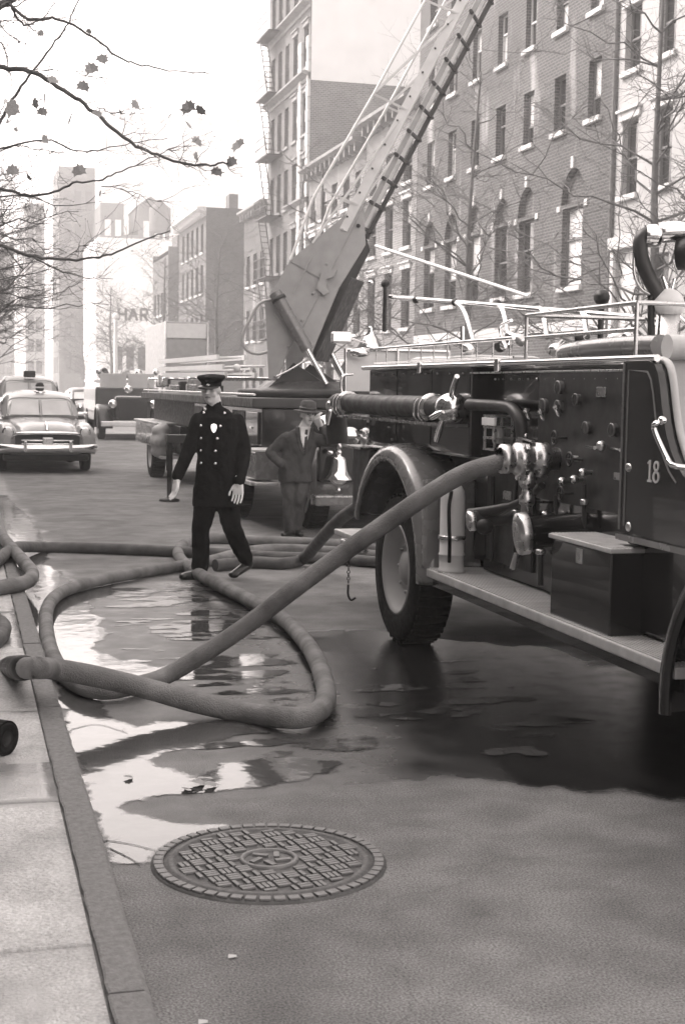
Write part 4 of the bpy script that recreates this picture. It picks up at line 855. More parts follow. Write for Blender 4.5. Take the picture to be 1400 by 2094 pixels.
for k in range(9):
    for z in range(12, 46, 4): MB().box((25.2+k*2.8,259.93,z),(26.2+k*2.8,259.99,z+2)).build('window', 'frame_white', ft)
# --- houses on our own side of the street: out of view, they darken the engine and show in its paint
for k, (Y0, Y1, Zt) in enumerate(((-14,-4,12),(-3.95,6,13),(6.05,16,12.4),(16.05,27,13.5),(27.05,40,12),(40.05,56,14))):
    o = thing('near_house', (-4.6, (Y0+Y1)/2, 0), ('brick house with tall windows on the near pavement, %s' % ('behind the photographer','beside the photographer','beside the pumper','beside the ladder truck','beside the parked sedan','beyond the parked sedan')[k]), 'house', 'houses along the near pavement')
    n = int((Y1-Y0)/2.4); cs = [Y0+(Y1-Y0)*(i+.5)/n for i in range(n)]; b = MB()
    hl = [(y-.5,y+.5,z,z+1.9) for y in cs for z in (1.4,4.8,8.0)]
    f2 = MB(); facade(f2, 0, Y0, Y1, 0, Zt, hl, .2); f2.v = [(-4.6-x, y, z) for x, y, z in f2.v]; shell(f2, -4.6, -15, Y0, Y1, 0, Zt); f2.build('wall', 'brick_mid', o)
    p_ = MB(); p_.add([(-4.76,-.5,0),(-4.76,.5,0),(-4.76,.5,1.9),(-4.76,-.5,1.9)], [(0,1,2,3)]); p_.v = [(0,y,z) for x,y,z in p_.v]; pn = p_.build('pane', 'glass_dark', o, local=True)
    for i, h in enumerate(hl):
        q = pn if i == 0 else cp(pn, o); q.location = Vector((-4.76, h[0]+.5, h[2]))-ORG[o.name]
# --- hazy air
def haze_mat():
    m = bpy.data.materials.new('haze'); m.use_nodes = True; n = m.node_tree; n.nodes.clear(); o = n.nodes.new('ShaderNodeOutputMaterial'); v = n.nodes.new('ShaderNodeVolumePrincipled')
    v.inputs['Color'].default_value = (.93,.93,.93,1); v.inputs['Density'].default_value = HAZE; v.inputs['Anisotropy'].default_value = .45; n.links.new(v.outputs[0], o.inputs['Volume']); MATS['haze'] = m
HAZE = .0021; haze_mat()
b = MB(); b.box((-40,-40,-1.05),(120,330,54)); hz = b.build('haze', 'haze'); tag(hz, kind='stuff')
# ================================================================ TREES
def leaf_mesh():
    pts = [(0,0),(.25,.06),(.5,-.05),(.46,.2),(.60,.36),(.42,.46),(.34,.72),(.14,.68),(0,.9),(-.12,.68),(-.36,.70),(-.40,.46),(-.58,.38),(-.44,.2),(-.5,-.05),(-.25,.06)]
    vs = [(x, y, .12*abs(x)+.05*math.sin(y*3)) for x, y in pts]; me = bpy.data.meshes.new('leaf'); me.from_pydata([(0,.35,0)]+vs, [], [(0,i+1,(i+1) % 16+1) for i in range(16)]); me.materials.append(MATS['leaf_dry']); me.update(); return me
LEAF = leaf_mesh()
def put_leaf(parent, p, s):
    o = bpy.data.objects.new('leaf', LEAF); COL.objects.link(o); o.parent = parent; o.location = Vector(p)-ORG[parent.name]; o.scale = (s,s,s); o.rotation_euler = (random.uniform(.9,2.2), random.uniform(-.6,.6), random.uniform(-3,3)); ORG[o.name] = Vector(p); return o
def kink(a, b, n, amp):
    a, b = Vector(a), Vector(b); L = (b-a).length; sag = random.uniform(-.05,.05)*L
    return [a.lerp(b, i/n) + Vector((random.uniform(-1,1),random.uniform(-1,1),random.uniform(-1,1)))*(amp*L if 0 < i < n else 0) + Vector((0,0,sag*math.sin(math.pi*i/n))) for i in range(n+1)]
def twigs(mb, path, r, n, L, depth=1):
    for _ in range(n):
        i = random.randint(1, len(path)-2); p = path[i]; t = (path[i+1]-path[i-1]).normalized()
        d = (t*random.uniform(.2,1) + Vector((random.uniform(-1,1),random.uniform(-.8,.8),random.uniform(-.7,.8)))).normalized(); q = kink(p, p+d*L*random.uniform(.4,1.1), 5, .05)
        mb.tube(q, [r*(1-.75*k/5) for k in range(6)], 4); mb.ball(q[-1], r*1.5, 5, 3)
        if depth: twigs(mb, q, r*.6, 2, L*.5, depth-1)
# --- plane tree overhead on our pavement: trunk left of the view, boughs reaching across it
pl = thing('plane_tree', (-.55, 12.6, .12), 'bare plane tree with a few lobed leaves overhanging the street from the near pavement', 'tree')
tp = catmull([(-.55,12.6,.0),(-.52,12.6,1.2),(-.58,12.62,2.6),(-.5,12.6,4.2),(-.42,12.5,5.6),(-.5,12.4,7.2)], 5)
MB().tube(tp, [.21-.10*i/(len(tp)-1) for i in range(len(tp))], 16).build('trunk', 'bark_pale', pl)
cr_ = MB(); BR = [  # traced limbs: pixels, distance down the street at both ends, base radius
 ([(-150,120),(-60,60),(0,12),(30,-5),(60,-40)],12.4,12.2,.075),([(20,10),(60,40),(100,36),(140,46),(200,84),(245,118),(290,132),(360,146),(430,150)],12.2,11.6,.02),
 ([(22,16),(50,50),(90,36),(118,0)],12.2,12.4,.015),([(-30,310),(0,255),(25,205),(60,155),(105,95),(140,45),(165,-10)],12.5,12.2,.022),([(-20,60),(5,90),(20,150),(28,200)],12.6,12.5,.012),
 ([(-150,170),(-40,140),(20,140),(70,150),(130,185),(185,222),(240,270),(280,298),(335,322),(390,338),(440,336),(468,332)],12.6,11.2,.034),
 ([(280,296),(320,320),(345,305),(380,330)],11.6,11.4,.008),([(-80,340),(0,305),(90,285),(150,305),(200,308),(270,292),(345,282)],12.8,11.8,.014),([(-40,330),(30,300),(90,308),(135,312)],12.8,12.6,.009),
 ([(-120,370),(0,386),(50,398),(100,394),(150,376),(200,368),(250,350),(320,318)],13,12.2,.022),([(-60,470),(5,440),(30,400),(50,395)],13,12.9,.010),
 ([(-140,460),(0,502),(60,522),(130,532),(190,528),(240,516),(300,488),(350,472)],13.4,12.8,.026),([(60,520),(110,548),(160,565),(230,572)],13.4,13.2,.012),([(130,530),(165,505),(195,490)],13.2,13.1,.008),
 ([(-90,590),(0,598),(60,612),(110,604),(165,576)],13.8,13.6,.012),([(-80,640),(0,700),(20,690),(70,660)],14,14.2,.010),([(200,218),(230,230),(280,222),(330,220),(380,225)],11.8,11.7,.007),([(75,145),(130,142),(190,158),(210,158)],12.3,12.2,.006),
 ([(-30,580),(60,560),(120,545),(150,520)],14.5,14.2,.010),([(-20,660),(40,610),(120,600)],15,14.6,.010),([(210,380),(260,390),(300,405),(330,412)],12.2,12,.006)]
LP = []
for pts, ya, yb, r in BR:
    n = len(pts); q = [at(x, y, Y=ya+(yb-ya)*i/(n-1)) for i, (x, y) in enumerate(pts)]; path = catmull(q, 5)
    path = [p + Vector((random.uniform(-1,1),random.uniform(-1,1),random.uniform(-1,1)))*.010 for p in path]
    r *= .72; cr_.tube(path, [r*(1-.72*i/(len(path)-1)) for i in range(len(path))], 7); twigs(cr_, path, max(.003, r*.16), 5+n, .42); LP.append(path)
for _ in range(15):      # finer spray low at the left
    a = at(random.uniform(-150,60), random.uniform(380,640), Y=random.uniform(13,16)); b2 = a + Vector((random.uniform(.3,1.0),random.uniform(-.3,.3),random.uniform(-.2,.3)))
    q = kink(a, b2, 6, .05); cr_.tube(q, [.009*(1-.7*i/6) for i in range(7)], 5); twigs(cr_, q, .004, 5, .35)
cr_.build('crown', 'bark', pl)
for x, y, s in ((205,120,.10),(190,142,.11),(112,162,.09),(168,177,.10),(70,212,.10),(92,204,.10),(86,228,.08),(32,228,.16),(142,246,.11),(92,285,.09),(195,228,.08),(280,215,.10),(250,226,.06),(388,222,.13),(412,227,.11),(388,254,.11),(402,287,.09),(402,321,.10),(490,295,.12),(475,332,.10),(442,351,.09),(165,350,.11),(28,350,.10),(205,395,.07),(84,66,.06),(180,60,.05),(300,300,.05),(60,360,.07)):
    put_leaf(pl, at(x, y+8, Y=11.3+random.uniform(0,.6)), s)
# --- procedural street trees
def street_tree(base, h, lean, label, seed, spread=1.0, r=.13, group=None, leaves=0):
    random.seed(seed); t = thing('street_tree', base, label, 'tree', group); B0 = Vector(base); top = B0+Vector((lean[0],lean[1],h))
    path = catmull([B0-Vector((0,0,.1)), B0.lerp(top,.3)+Vector((.06,0,0)), B0.lerp(top,.6)-Vector((.08,.05,0)), top], 6)
    MB().tube(path, [r*(1-.8*i/(len(path)-1)) for i in range(len(path))], 10).build('trunk', 'bark', t); m = MB(); tips = []
    for i in range(5, len(path)):
        for _ in range(2):
            p = path[i-1]; a = random.uniform(0, 6.28); k = 1-.5*i/len(path); d = Vector((math.cos(a), math.sin(a), random.uniform(.15,.9))).normalized()*h*.42*k*spread
            q = kink(p, p+d, 7, .04); rr = r*.28*k; m.tube(q, [rr*(1-.8*j/7) for j in range(8)], 6); twigs(m, q, rr*.3, 6, h*.14*spread, 1); tips += q[3:]
            for _ in range(3):
                j = random.randint(2,6); a = random.uniform(0,6.28); d2 = (d.normalized()*.6+Vector((math.cos(a),math.sin(a),random.uniform(-.1,.6)))).normalized()*h*.2*spread; q2 = kink(q[j], q[j]+d2, 5, .05); m.tube(q2, [rr*.5*(1-.8*x/5) for x in range(6)], 5); twigs(m, q2, rr*.22, 6, h*.12*spread, 1); tips += q2[2:]
    m.build('crown', 'bark', t)
    for _ in range(leaves): put_leaf(t, random.choice(tips)+Vector((random.uniform(-.1,.1),)*3), random.uniform(.1,.16))
    return t
GT = 'bare street trees on the far pavement'
street_tree((11.25, 31.6, .12), 9.0, (.55,.5), 'thin bare leaning tree in front of the arched brick building', 11, 1.0, .11, GT, 6)
street_tree((11.4, 22.2, .12), 8.2, (.1,.3), 'bare spreading tree in front of the pale stucco house', 5, 1.15, .13, GT)
street_tree((11.3, 44, .12), 8.5, (-.3,0), 'bare tree before the row houses with heavy cornices', 8, 1, .13, GT)
street_tree((11.4, 66, .12), 8.5, (.3,0), 'bare tree below the tall apartment block', 9, 1, .13, GT)
street_tree((11.6, 84, .12), 9, (0,0), 'bare dense tree in front of the dark corner house wall', 12, 1.2, .16, GT, 60)
street_tree((11.3, 112, .12), 9, (0,0), 'bare tree in front of the narrow stepped house', 14, 1.2, .16, GT, 40)
street_tree((11.3, 138, .12), 8, (0,0), 'bare tree before the white lettered wall', 15, 1.2, .16, GT, 40)
street_tree((-.5, 27.5, .12), 8.5, (.4,0), 'bare tree on the near pavement beside the parked sedan', 21, .9, .10, 'bare street trees on the near pavement', 20)
street_tree((-.5, 42, .12), 9, (.6,0), 'bare tree on the near pavement beyond the parked cars', 23, 1.1, .12, 'bare street trees on the near pavement', 30)
street_tree((-.4, 60, .12), 9.5, (.8,0), 'bare tree far along the near pavement', 24, 1.4, .17, 'bare street trees on the near pavement', 30)
random.seed(99)
# --- litter on the ground: separate leaves and scraps
for x, y, lb in ((475,1956,'small white scrap of paper on the dry asphalt in front of the manhole'),(415,2090,'white paper scrap beside the end of the kerb stone')):
    p = at(x, y, Z=.004); b = MB(); b.add([(p.x-.014,p.y-.010,.004),(p.x+.012,p.y-.011,.006),(p.x+.015,p.y+.010,.004),(p.x-.010,p.y+.012,.008)], [(0,1,2,3)]); tag(b.build('paper_scrap', 'paper_scrap', None, (p.x,p.y,0)), lb, 'litter')
for x, y, s_ in ((390,1614,.06),(418,1606,.08),(442,1610,.07),(272,1592,.05)):
    p = at(x, y, Z=.004); o = bpy.data.objects.new('fallen_leaf', LEAF); COL.objects.link(o); o.location = (p.x, p.y, .008); o.scale = (s_,)*3; o.rotation_euler = (.15,.1,random.uniform(0,6)); tag(o, 'dead leaf lying in the puddle beyond the manhole', 'leaf', 'dead leaves in the puddle')
for k, pts in enumerate((((205,1712),(270,1722),(332,1738)),((225,1730),(262,1748),(285,1762)),((145,1488),(200,1478),(262,1496)))):
    q = catmull([at(x, y, Z=.014) for x, y in pts], 5); b = MB(); b.tube(q, [.004*(1-.6*i/(len(q)-1)) for i in range(len(q))], 5); twigs(b, q, .0018, 3, .05, 0); b.v = [(x, y, .006+(z-.014)*.15) for x, y, z in b.v]; tag(b.build('fallen_twig', 'bark', None, (q[0].x,q[0].y,0)), ('thin forked twig floating in the gutter puddle by the manhole','short twig beside the forked one in the gutter puddle','dark twig lying under the thick pale hose')[k], 'twig')
# ================================================================ AERIAL LADDER TRUCK
LT = thing('ladder_truck', (4.6, 20.5, 0), 'long ladder truck with its pale aerial ladder raised towards the brick building', 'fire engine'); e = LT
DL = 18.9; LA = YAW+rad(14); wv = Vector((math.sin(LA), math.cos(LA), 0)); hv = Vector((math.cos(LA), -math.sin(LA), 0)); WD = .86
def lp(px, py, off=0.0): return at(px, py, D=DL) + wv*off
def plate(pts, off=0, t=.03): return MB().prism([lp(x, y, off) for x, y in pts], wv, t)
# trailer deck and side
b = MB(); b.cbox((3.46, 17.2, 1.44), (5.6, 28.4, 1.56), .015); b.build('deck_frame', 'paint_dull', e)
b = MB(); b.cbox((3.6, 17.3, .85), (5.45, 22.6, 1.44), .02); b.build('locker_body', 'paint_dark', e)
b = MB(); b.cbox((3.7, 22.6, 1.0), (5.35, 28.3, 1.44), .02); b.cbox((4.0,16.2,.55),(5.1,28.2,.8),.02); b.build('chassis', 'black_iron', e)
for k in range(6):
    y = 17.45+k*.85; lk = MB().cbox((3.575, y, .98), (3.605, y+.78, 1.38), .01).build('locker_door', 'paint_dull' if k % 2 else 'paint_dark', e); MB().cbox((3.56,y+.34,1.16),(3.576,y+.44,1.19),.004).build('latch', 'chrome', lk)
MB().cbox((3.45, 17.2, .80), (3.62, 22.5, .86), .01).build('side_ledge', 'tread_plate', e)
MB().cbox((3.32, 16.6, .52), (3.62, 20.2, .57), .01).build('running_board', 'tread_plate', e)
sb = MB().cbox((3.36, 16.5, .60), (3.9, 17.15, .93), .015).build('step_box', 'skylit_paint', e); MB().cbox((3.34, 16.48, .931), (3.92, 17.17, .955), .006).build('lid', 'tread_plate', sb)
MB().cbox((3.33, 16.3, .545), (3.6, 16.58, .575), .006).build('front_step', 'tread_plate', e)
# tail: fender box, wheel, bundle, tiller rails
b = MB(); b.cbox((3.36, 25.3, .58), (4.2, 28.5, 1.0), .03); b.build('tail_fender', 'skylit_paint', e)
MB().cbox((3.33, 25.25, 1.001), (4.25, 28.55, 1.03), .012).build('tail_fender_top', 'tread_plate', e)
for x, s in ((3.5, -1), (5.3, 1)): wheel(e, (x, 26.4, .46), .46, .26, s); wheel(e, (x+.5*(-s)*0, 18.3, .46), .46, .26, s)
MB().cbox((3.34, 24.6, .42), (3.75, 25.4, .47), .01).build('tail_step', 'tread_plate', e)
bd = MB()
for k in range(9): bd.ball((3.34+random.uniform(-.03,.1), 24.85+random.uniform(-.12,.15), .62+random.uniform(-.1,.3)), (random.uniform(.1,.16),random.uniform(.14,.2),random.uniform(.1,.16)), 10, 8)
bd.v = [(x-4.6, y-20.5, z) for x, y, z in bd.v]; organic(bd, 'canvas_bundle', 'canvas', e, .03, 4)
MB().cbox((3.62,24.2,.5),(3.8,28.2,1.0),.01).build('tail_panel', 'paint_dark', e)
# outrigger jack
jk = MB(); jk.cbox((2.9, 20.72, .86), (3.6, 20.86, .98), .01); jk.build('outrigger_beam', 'paint_dull', e)
jp = MB(); jp.lathe([(.05,.95),(.05,.45),(.035,.45),(.035,.06),(.06,.05),(.15,.03),(.15,0),(0,0)], (2.95,20.8,0), seg=18); jp.build('outrigger_jack', 'black_iron', e)
# stored ladders and gear on the deck
for k, (z, x0, y0, y1) in enumerate(((1.98,3.7,20.6,27.5),(2.14,3.8,21.6,28.2),(1.86,3.6,19.8,26.2))):
    o = None
    b = MB()
    for dx in (0, .42): b.beam((x0+dx, y0, z), (x0+dx, y1, z+.02), .04, .075)
    for y in np.arange(y0+.2, y1, .36): b.tube([(x0,y,z),(x0+.42,y,z)], .014, 6)
    b.build('ground_ladder', 'white_paint', e)
for y in (20.2, 23, 26, 28): MB().tube([(3.55,y,1.56),(3.55,y,1.82),(5.5,y,1.82)], .016, 7).build('ladder_rest', 'nickel', e)
MB().tube([(3.5,17.3,1.60),(3.5,28.3,1.60)], .016, 7).build('deck_rail', 'nickel', e)
gl = lp(499,753,-.3); MB().ball(gl, .052).build('globe_lamp', 'white_paint', e); MB().tube([gl+Vector((.03,0,.02)), lp(545,749,-.1)], .016, 7).build('lamp_arm', 'chrome', e)
for i in range(14):
    c = Vector((3.62+random.uniform(0,.5), 22+i*.45, 1.58+random.uniform(0,.1))); MB().cbox(c-Vector((.08,.12,0)), c+Vector((.08,.12,random.uniform(.08,.25))), .02).build('tool_case', random.choice(('paint_dull','nickel','canvas','black_iron')), e)
# turntable and pedestal
tc0 = Vector((4.55, 18.9, 0)); MB().lathe([(0,1.56),(.95,1.56),(.95,1.66),(.7,1.68),(.55,1.78),(.0,1.78)], tc0, seg=36).build('turntable', 'paint_dull', e)
for off in (0, WD-.05): plate([(535,805),(575,768),(600,742),(650,775),(705,812)], off, .05).build('pedestal', 'paint_dull', e)
# aerial bed: side plates, webs, rails
PL = [(542,620),(594,531),(710,436),(745,418),(617,672),(592,709),(566,775),(549,776),(545,690)]
ln = plate(PL, 0, .03).build('ladder_base', 'ladder_base_grey', e); plate(PL, WD, .03).build('ladder_base', 'ladder_base_grey', e)
plate([(617,672),(742,424),(745,500),(690,590),(632,730),(604,730)], .035, .03).build('base_web', 'wheel_grey', e); plate([(617,672),(715,455),(728,500),(692,572),(640,735),(604,730)], WD-.06, .03).build('base_web', 'ladder_dark', e)  # far web dark: shade under the ladder base put into its colour
b = MB(); q = [lp(640,738,.06), lp(716,568,.06), lp(716,568,WD-.06), lp(640,738,WD-.06)]; b.prism(q, (hv*-.5+Vector((0,0,.5))), .03); b.build('base_floor', 'ladder_dark', e)  # underside shade painted in by the dark floor colour
for (x0,y0,x1,y1) in ((594,533,657,570),(600,600,640,520),(560,640,600,700)): b = MB(); b.beam(lp(x0,y0,-.008), lp(x1,y1,-.008), .02, .012, wv); b.build('stiffener', 'wheel_grey', ln)
MB().prism([lp(x,y,-.05) for x,y in ((648,590),(660,556),(690,552),(684,566),(668,572),(668,586),(674,598),(664,604))], wv, .05).build('lug_bracket', 'ladder_base_grey', ln)
for (x,y) in ((700,470),(668,540),(640,600),(618,655),(563,770),(590,708)): MB().lathe([(0,-.02),(.018,-.02),(.018,.0)], lp(x,y), wv, 8).build('bolt', 'wheel_grey', ln)
RA, RB = (700,470), (1290,-660)
def along(a, b, t): return (a[0]+(b[0]-a[0])*t, a[1]+(b[1]-a[1])*t)
for off, nm in ((0,'main_rail'),(WD-.05,'main_rail')):
    b = MB(); b.beam(lp(*RA,off+.02), lp(*RB,off+.02), .055, .135, wv.cross(lp(*RB)-lp(*RA)).normalized()); b.build(nm, 'ladder_paint', e)
RA2, RB2 = (724,476), (1312,-647)
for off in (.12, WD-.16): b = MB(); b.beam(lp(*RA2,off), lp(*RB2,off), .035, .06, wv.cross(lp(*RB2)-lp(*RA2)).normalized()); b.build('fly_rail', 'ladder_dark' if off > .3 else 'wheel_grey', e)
n = int(1275/54)
for k in range(n):
    x, y = along(RA2, RB2, (k+.3)/n); MB().tube([lp(x,y,.0), lp(x,y,WD-.02)], .026, 8).build('rung', 'ladder_dark', e)
    x, y = along(RA, RB, (k+.55)/n); MB().lathe([(0,-.012),(.014,-.012),(.014,.0)], lp(x-4,y,-.008), wv, 8).build('rivet', 'ladder_dark', e)
T = [(594,531),(640,405),(765,190),(880,-20),(1180,-600)]
for off in (0, WD):
    MB().tube([lp(x,y,off) for x, y in T], .018, 8).build('truss_rail', 'ladder_paint', e)
    for (a,b_,c,d) in ((662,389,735,421),(765,193,832,225),(868,0,940,30),(639,497,818,242),(768,187,925,38),(880,-20,1010,-120)): b = MB(); b.beam(lp(a,b_,off), lp(c,d,off), .028, .028, wv); b.build('truss_strut', 'ladder_paint', e)
# hoist cylinders
for off in (-.13, WD+.10):
    hc = MB().tube([lp(568,600,off), lp(634,716,off)], .085, 18).build('hoist_cylinder', 'skylit_paint' if off < 0 else 'ladder_dark', e)
    MB().tube([lp(632,713,off), lp(672,786,off)], .036, 12).build('piston_rod', 'chrome', hc); MB().lathe([(.088,-.02),(.1,-.02),(.1,.03),(.088,.03)], lp(575,612,off), lp(634,716)-lp(568,600), 18).build('gland', 'ladder_dark', hc)
MB().tube([lp(662,722,WD*.5), lp(690,778,WD*.5)], .036, 12).build('piston_rod', 'chrome', e)
MB().tube(catmull([lp(x,y,-.1) for x,y in ((566,612),(535,622),(515,655),(500,690),(508,715),(530,724),(552,720))],5), .02, 8).build('hydraulic_hose', 'wheel_grey', e)
MB().tube(catmull([lp(x,y,-.1) for x,y in ((570,770),(600,755),(640,730))],5), .012, 8).build('hydraulic_hose', 'nickel', e)
# brace of the nozzle line: long pale pole behind
MB().tube([at(768,503,Y=24), at(1080,606,Y=20)], .03, 7).build('hand_pole', 'ladder_paint', e)
# tractor cab
b = MB(); b.cbox((4.55, 16.0, .7), (5.75, 17.1, 1.42), .12); b.build('hood', 'paint_dark', e)
b = MB(); b.cbox((4.6, 15.86, .68), (5.7, 16.02, 1.40), .04); rg = b.build('radiator', 'chrome', e)
b = MB(); b.cbox((4.5, 17.1, .6), (5.95, 18.1, 1.5), .06); b.build('cab_body', 'paint_dark', e)
wl0, wl1 = at(708,716,Y=17.0), at(770,700,Y=17.0); wlb = at(708,800,Y=17.0)
b = MB(); b.cbox((wl0.x, 17.0, wlb.z), (5.9, 17.03, wl0.z), .008); ws_ = b.build('windscreen', 'windscreen', e)
fr = MB()
for x in (wl0.x-.01, (wl0.x+5.9)/2, 5.91): fr.tube([(x,16.99,wlb.z-.05),(x,16.99,wl0.z+.02)], .022, 8)
fr.tube([(wl0.x,16.99,wl0.z+.01),(5.91,16.99,wl0.z+.01)], .022, 8); fr.build('windscreen_frame', 'chrome', e)
mr = at(697,690,Y=16.9); mi_ = MB().cbox((mr.x-.13, 16.88, mr.z-.075), (mr.x+.13, 16.92, mr.z+.075), .03).build('mirror', 'chrome', e); MB().tube([(mr.x+.12,16.9,mr.z),(mr.x+.4,17.0,mr.z-.08)], .012, 7).build('mirror_arm', 'chrome', mi_)
MB().lathe([(.0,.3),(.02,.29),(.03,.27),(.02,.25),(.09,.16),(.16,.04),(.17,0),(0,0)], at(757,708,Y=17.1)-Vector((0,0,.05)), seg=18).build('siren', 'chrome', e)
MB().ball(at(735,722,Y=16.9), (.13,.12,.07)).build('spotlight', 'chrome', e)
MB().tube(catmull([at(x,y,Y=16.8) for x,y in ((722,765),(700,770),(698,800),(715,806))],4), .016, 7).build('grab_handle', 'chrome', e)
sweep_fender(16.75, .50, .62, 3.92, 4.55, rad(-10), rad(190)).build('front_fender', 'skylit_paint', e); wheel(e, (4.12, 16.75, .46), .46, .24, -1); wheel(e, (5.95, 16.75, .46), .46, .24, 1)
for (px, py) in ((716,893),(668,868)): 
    c = at(px, py, Y=15.95); hl_ = MB().lathe([(0,.14),(.05,.12),(.10,.05),(.115,0),(.11,-.02),(0,-.03)], c, (0,1,0), 20).build('headlight', 'chrome', e)
bl, brr = at(640,1012,Y=15.62), at(760,1016,Y=15.62)
MB().cbox((bl.x, 15.5, bl.z-.12), (6.0, 15.75, bl.z), .02).build('bumper', 'skylit_paint', e); MB().box((bl.x, 15.49, bl.z-.02), (6.0, 15.497, bl.z-.002)).build('bumper_edge', 'nickel', e)
bc = at(691,1006,Y=15.62); be = MB().lathe([(.012,0),(.035,.005),(.03,.03),(.022,.05),(.06,.08),(.09,.11),(.095,.135)], bc, seg=24).build('bell_stand', 'chrome', e)
MB().lathe([(.158,.14),(.160,.15),(.12,.20),(.10,.25),(.088,.33),(.082,.37),(.07,.395),(.035,.41),(.028,.43),(.04,.45),(.03,.475),(.0,.49)], bc, seg=28).build('bell', 'chrome', be)
MB().ball(bc+Vector((.0,-.02,.52)), (.03,.045,.04)).build('bell_finial', 'nickel', be); MB().ball(bc+Vector((-.1,0,.45)), (.04,.03,.03)).build('bell_trunnion', 'chrome', be)
MB().cbox((bl.x+.1, 15.75, .62), (5.9, 15.9, 1.15), .03).build('front_apron', 'paint_dark', e)
c = at(745,985,Y=15.7); 
for k in range(8): MB().lathe([(.018,-.006),(.028,0),(.018,.006)], c-Vector((0,0,k*.045)), (1,0,0) if k % 2 else (0,1,0), 8).build('chain_link', 'nickel', e)

# ================================================================ CARS
def ringp(w0, w1, z0, z1, cr=.04, n=7):
    pts = [(0,z0),(w0*.85,z0),(w0*.97,z0+.05),(w0,z0+(z1-z0)*.35),(w0*.985,z0+(z1-z0)*.55),(w1,z1-(z1-z0)*.14),(w1*.86,z1-cr*.6),(w1*.5,z1-cr*.05),(0,z1)]
    return pts + [(-x, z) for x, z in pts[-2:0:-1]]
def loft(secs):
    """secs: (y, w_low, w_top, z_low, z_top, crown)"""
    b = MB(); vs = []; fs = []; R = [ringp(*s[1:5], s[5]) for s in secs]; K = len(R[0])
    for s, r in zip(secs, R): vs += [(x, s[0], z) for x, z in r]
    for i in range(len(secs)-1):
        for k in range(K): k2 = (k+1) % K; fs.append((i*K+k, i*K+k2, (i+1)*K+k2, (i+1)*K+k))
    b.add(vs, fs, True); b.add(vs[:K], [tuple(range(K))]); b.add(vs[-K:], [tuple(range(K))]); return b
def sedan(loc, rz, label, paint='car_paint', group=None, tall=0.0, lightbar=False, name='sedan_car', grille=True):
    t = thing(name, loc, label, 'car', group); t.rotation_euler.z = rz; g = lambda b, n, m, p=None: b.build(n, m, p or t, local=True)
    h = tall
    body = loft([(-2.38,.40,.30,.42,.66,.05),(-2.30,.62,.45,.36,.80,.06),(-2.05,.74,.52,.32,.92,.08),(-1.5,.80,.58,.30,.99,.09),(-.9,.86,.70,.28,1.03,.08),(-.75,.88,.80,.28,1.05,.07),(.2,.90,.84,.28,1.06,.06),(1.2,.90,.82,.28,1.05,.07),(1.8,.86,.68,.30,.98,.1),(2.3,.72,.5,.36,.82,.12),(2.45,.5,.35,.42,.66,.1)])
    bo = g(body, 'body', paint)
    cab = loft([(-.86,.74,.60,1.00,1.04,.02),(-.62,.75,.60,1.0,1.24+h*.4,.03),(-.42,.76,.61,1.0,1.43+h,.05),(-.15,.77,.63,1.0,1.52+h,.06),(.4,.77,.63,1.0,1.56+h,.07),(1.0,.76,.60,1.0,1.51+h,.08),(1.45,.72,.54,1.0,1.34+h*.7,.08),(1.85,.6,.4,.98,1.06,.05)])
    cb = g(cab, 'cabin', paint)
    for s in (-1, 1):    # split windscreen
        q = [(s*.03,-.845,1.07),(s*.60,-.79,1.07),(s*.54,-.50,1.35+h),(s*.03,-.55,1.37+h)]; q = [(x, y-.035, z) for x, y, z in q]
        b = MB(); b.add(q, [(0,1,2,3)]); g(b, 'windscreen_pane', 'windscreen', cb)
        for (y0,y1) in ((-.35,.32),(.38,.98)):
            b = MB(); b.add([(s*.785,y0-.1 if y0 < 0 else y0,1.10),(s*.785,y1,1.10),(s*.70,y1-.02,1.40+h),(s*.70,y0,1.40+h)], [(0,1,2,3)]); g(b, 'side_window', 'glass_dark', cb)
        fd = loft([(-2.34,.06,.04,.52,.70,.05),(-2.26,.17,.12,.42,.84,.08),(-2.0,.23,.16,.34,.93,.1),(-1.5,.25,.17,.34,.96,.1),(-.9,.2,.12,.36,.86,.1),(-.3,.08,.05,.4,.7,.06),(.1,.02,.02,.42,.6,.03)]); fd.v = [(x+s*.74, y, z) for x, y, z in fd.v]; fo = g(fd, 'front_fender', paint)
        fd = loft([(.55,.05,.04,.45,.72,.05),(.9,.15,.10,.36,.86,.08),(1.4,.2,.13,.34,.92,.1),(1.9,.17,.1,.36,.84,.1),(2.3,.06,.04,.45,.66,.05)]); fd.v = [(x+s*.78, y, z) for x, y, z in fd.v]; g(fd, 'rear_fender', paint)
        hl = MB().lathe([(0,-.035),(.06,-.03),(.088,-.01),(.10,.0),(.112,.01),(.112,.04),(.10,.05)], (s*.72,-2.30,.765), (0,1,0), 20); ho = g(hl, 'headlight', 'chrome', fo)
        g(MB().lathe([(0,-.04),(.05,-.036),(.085,-.014)], (s*.72,-2.30,.765), (0,1,0), 18), 'lens', 'windscreen', ho)
        for y in (-1.48, 1.42):
            c = (s*.80, y, .34); ty = g(MB().lathe([(.19,-.06),(.24,-.09),(.32,-.085),(.34,-.03),(.34,.03),(.32,.085),(.24,.09),(.19,.06)], c, (s,0,0), 26), 'tyre', 'rubber'); g(MB().lathe([(.2,.06),(.18,.07),(.12,.05),(.1,.085),(0,.095)], c, (s,0,0), 20), 'hubcap', 'chrome', ty)
    g(MB().tube([(0,-.895,1.05),(0,-.60,1.38+h)], .018, 7), 'windscreen_divider', 'frame_white', cb)
    g(MB().tube(catmull([(-.64,-.84,1.06),(-.58,-.52,1.37+h),(0,-.565,1.40+h),(.58,-.52,1.37+h),(.64,-.84,1.06)],5), .016, 6), 'windscreen_trim', paint, cb)
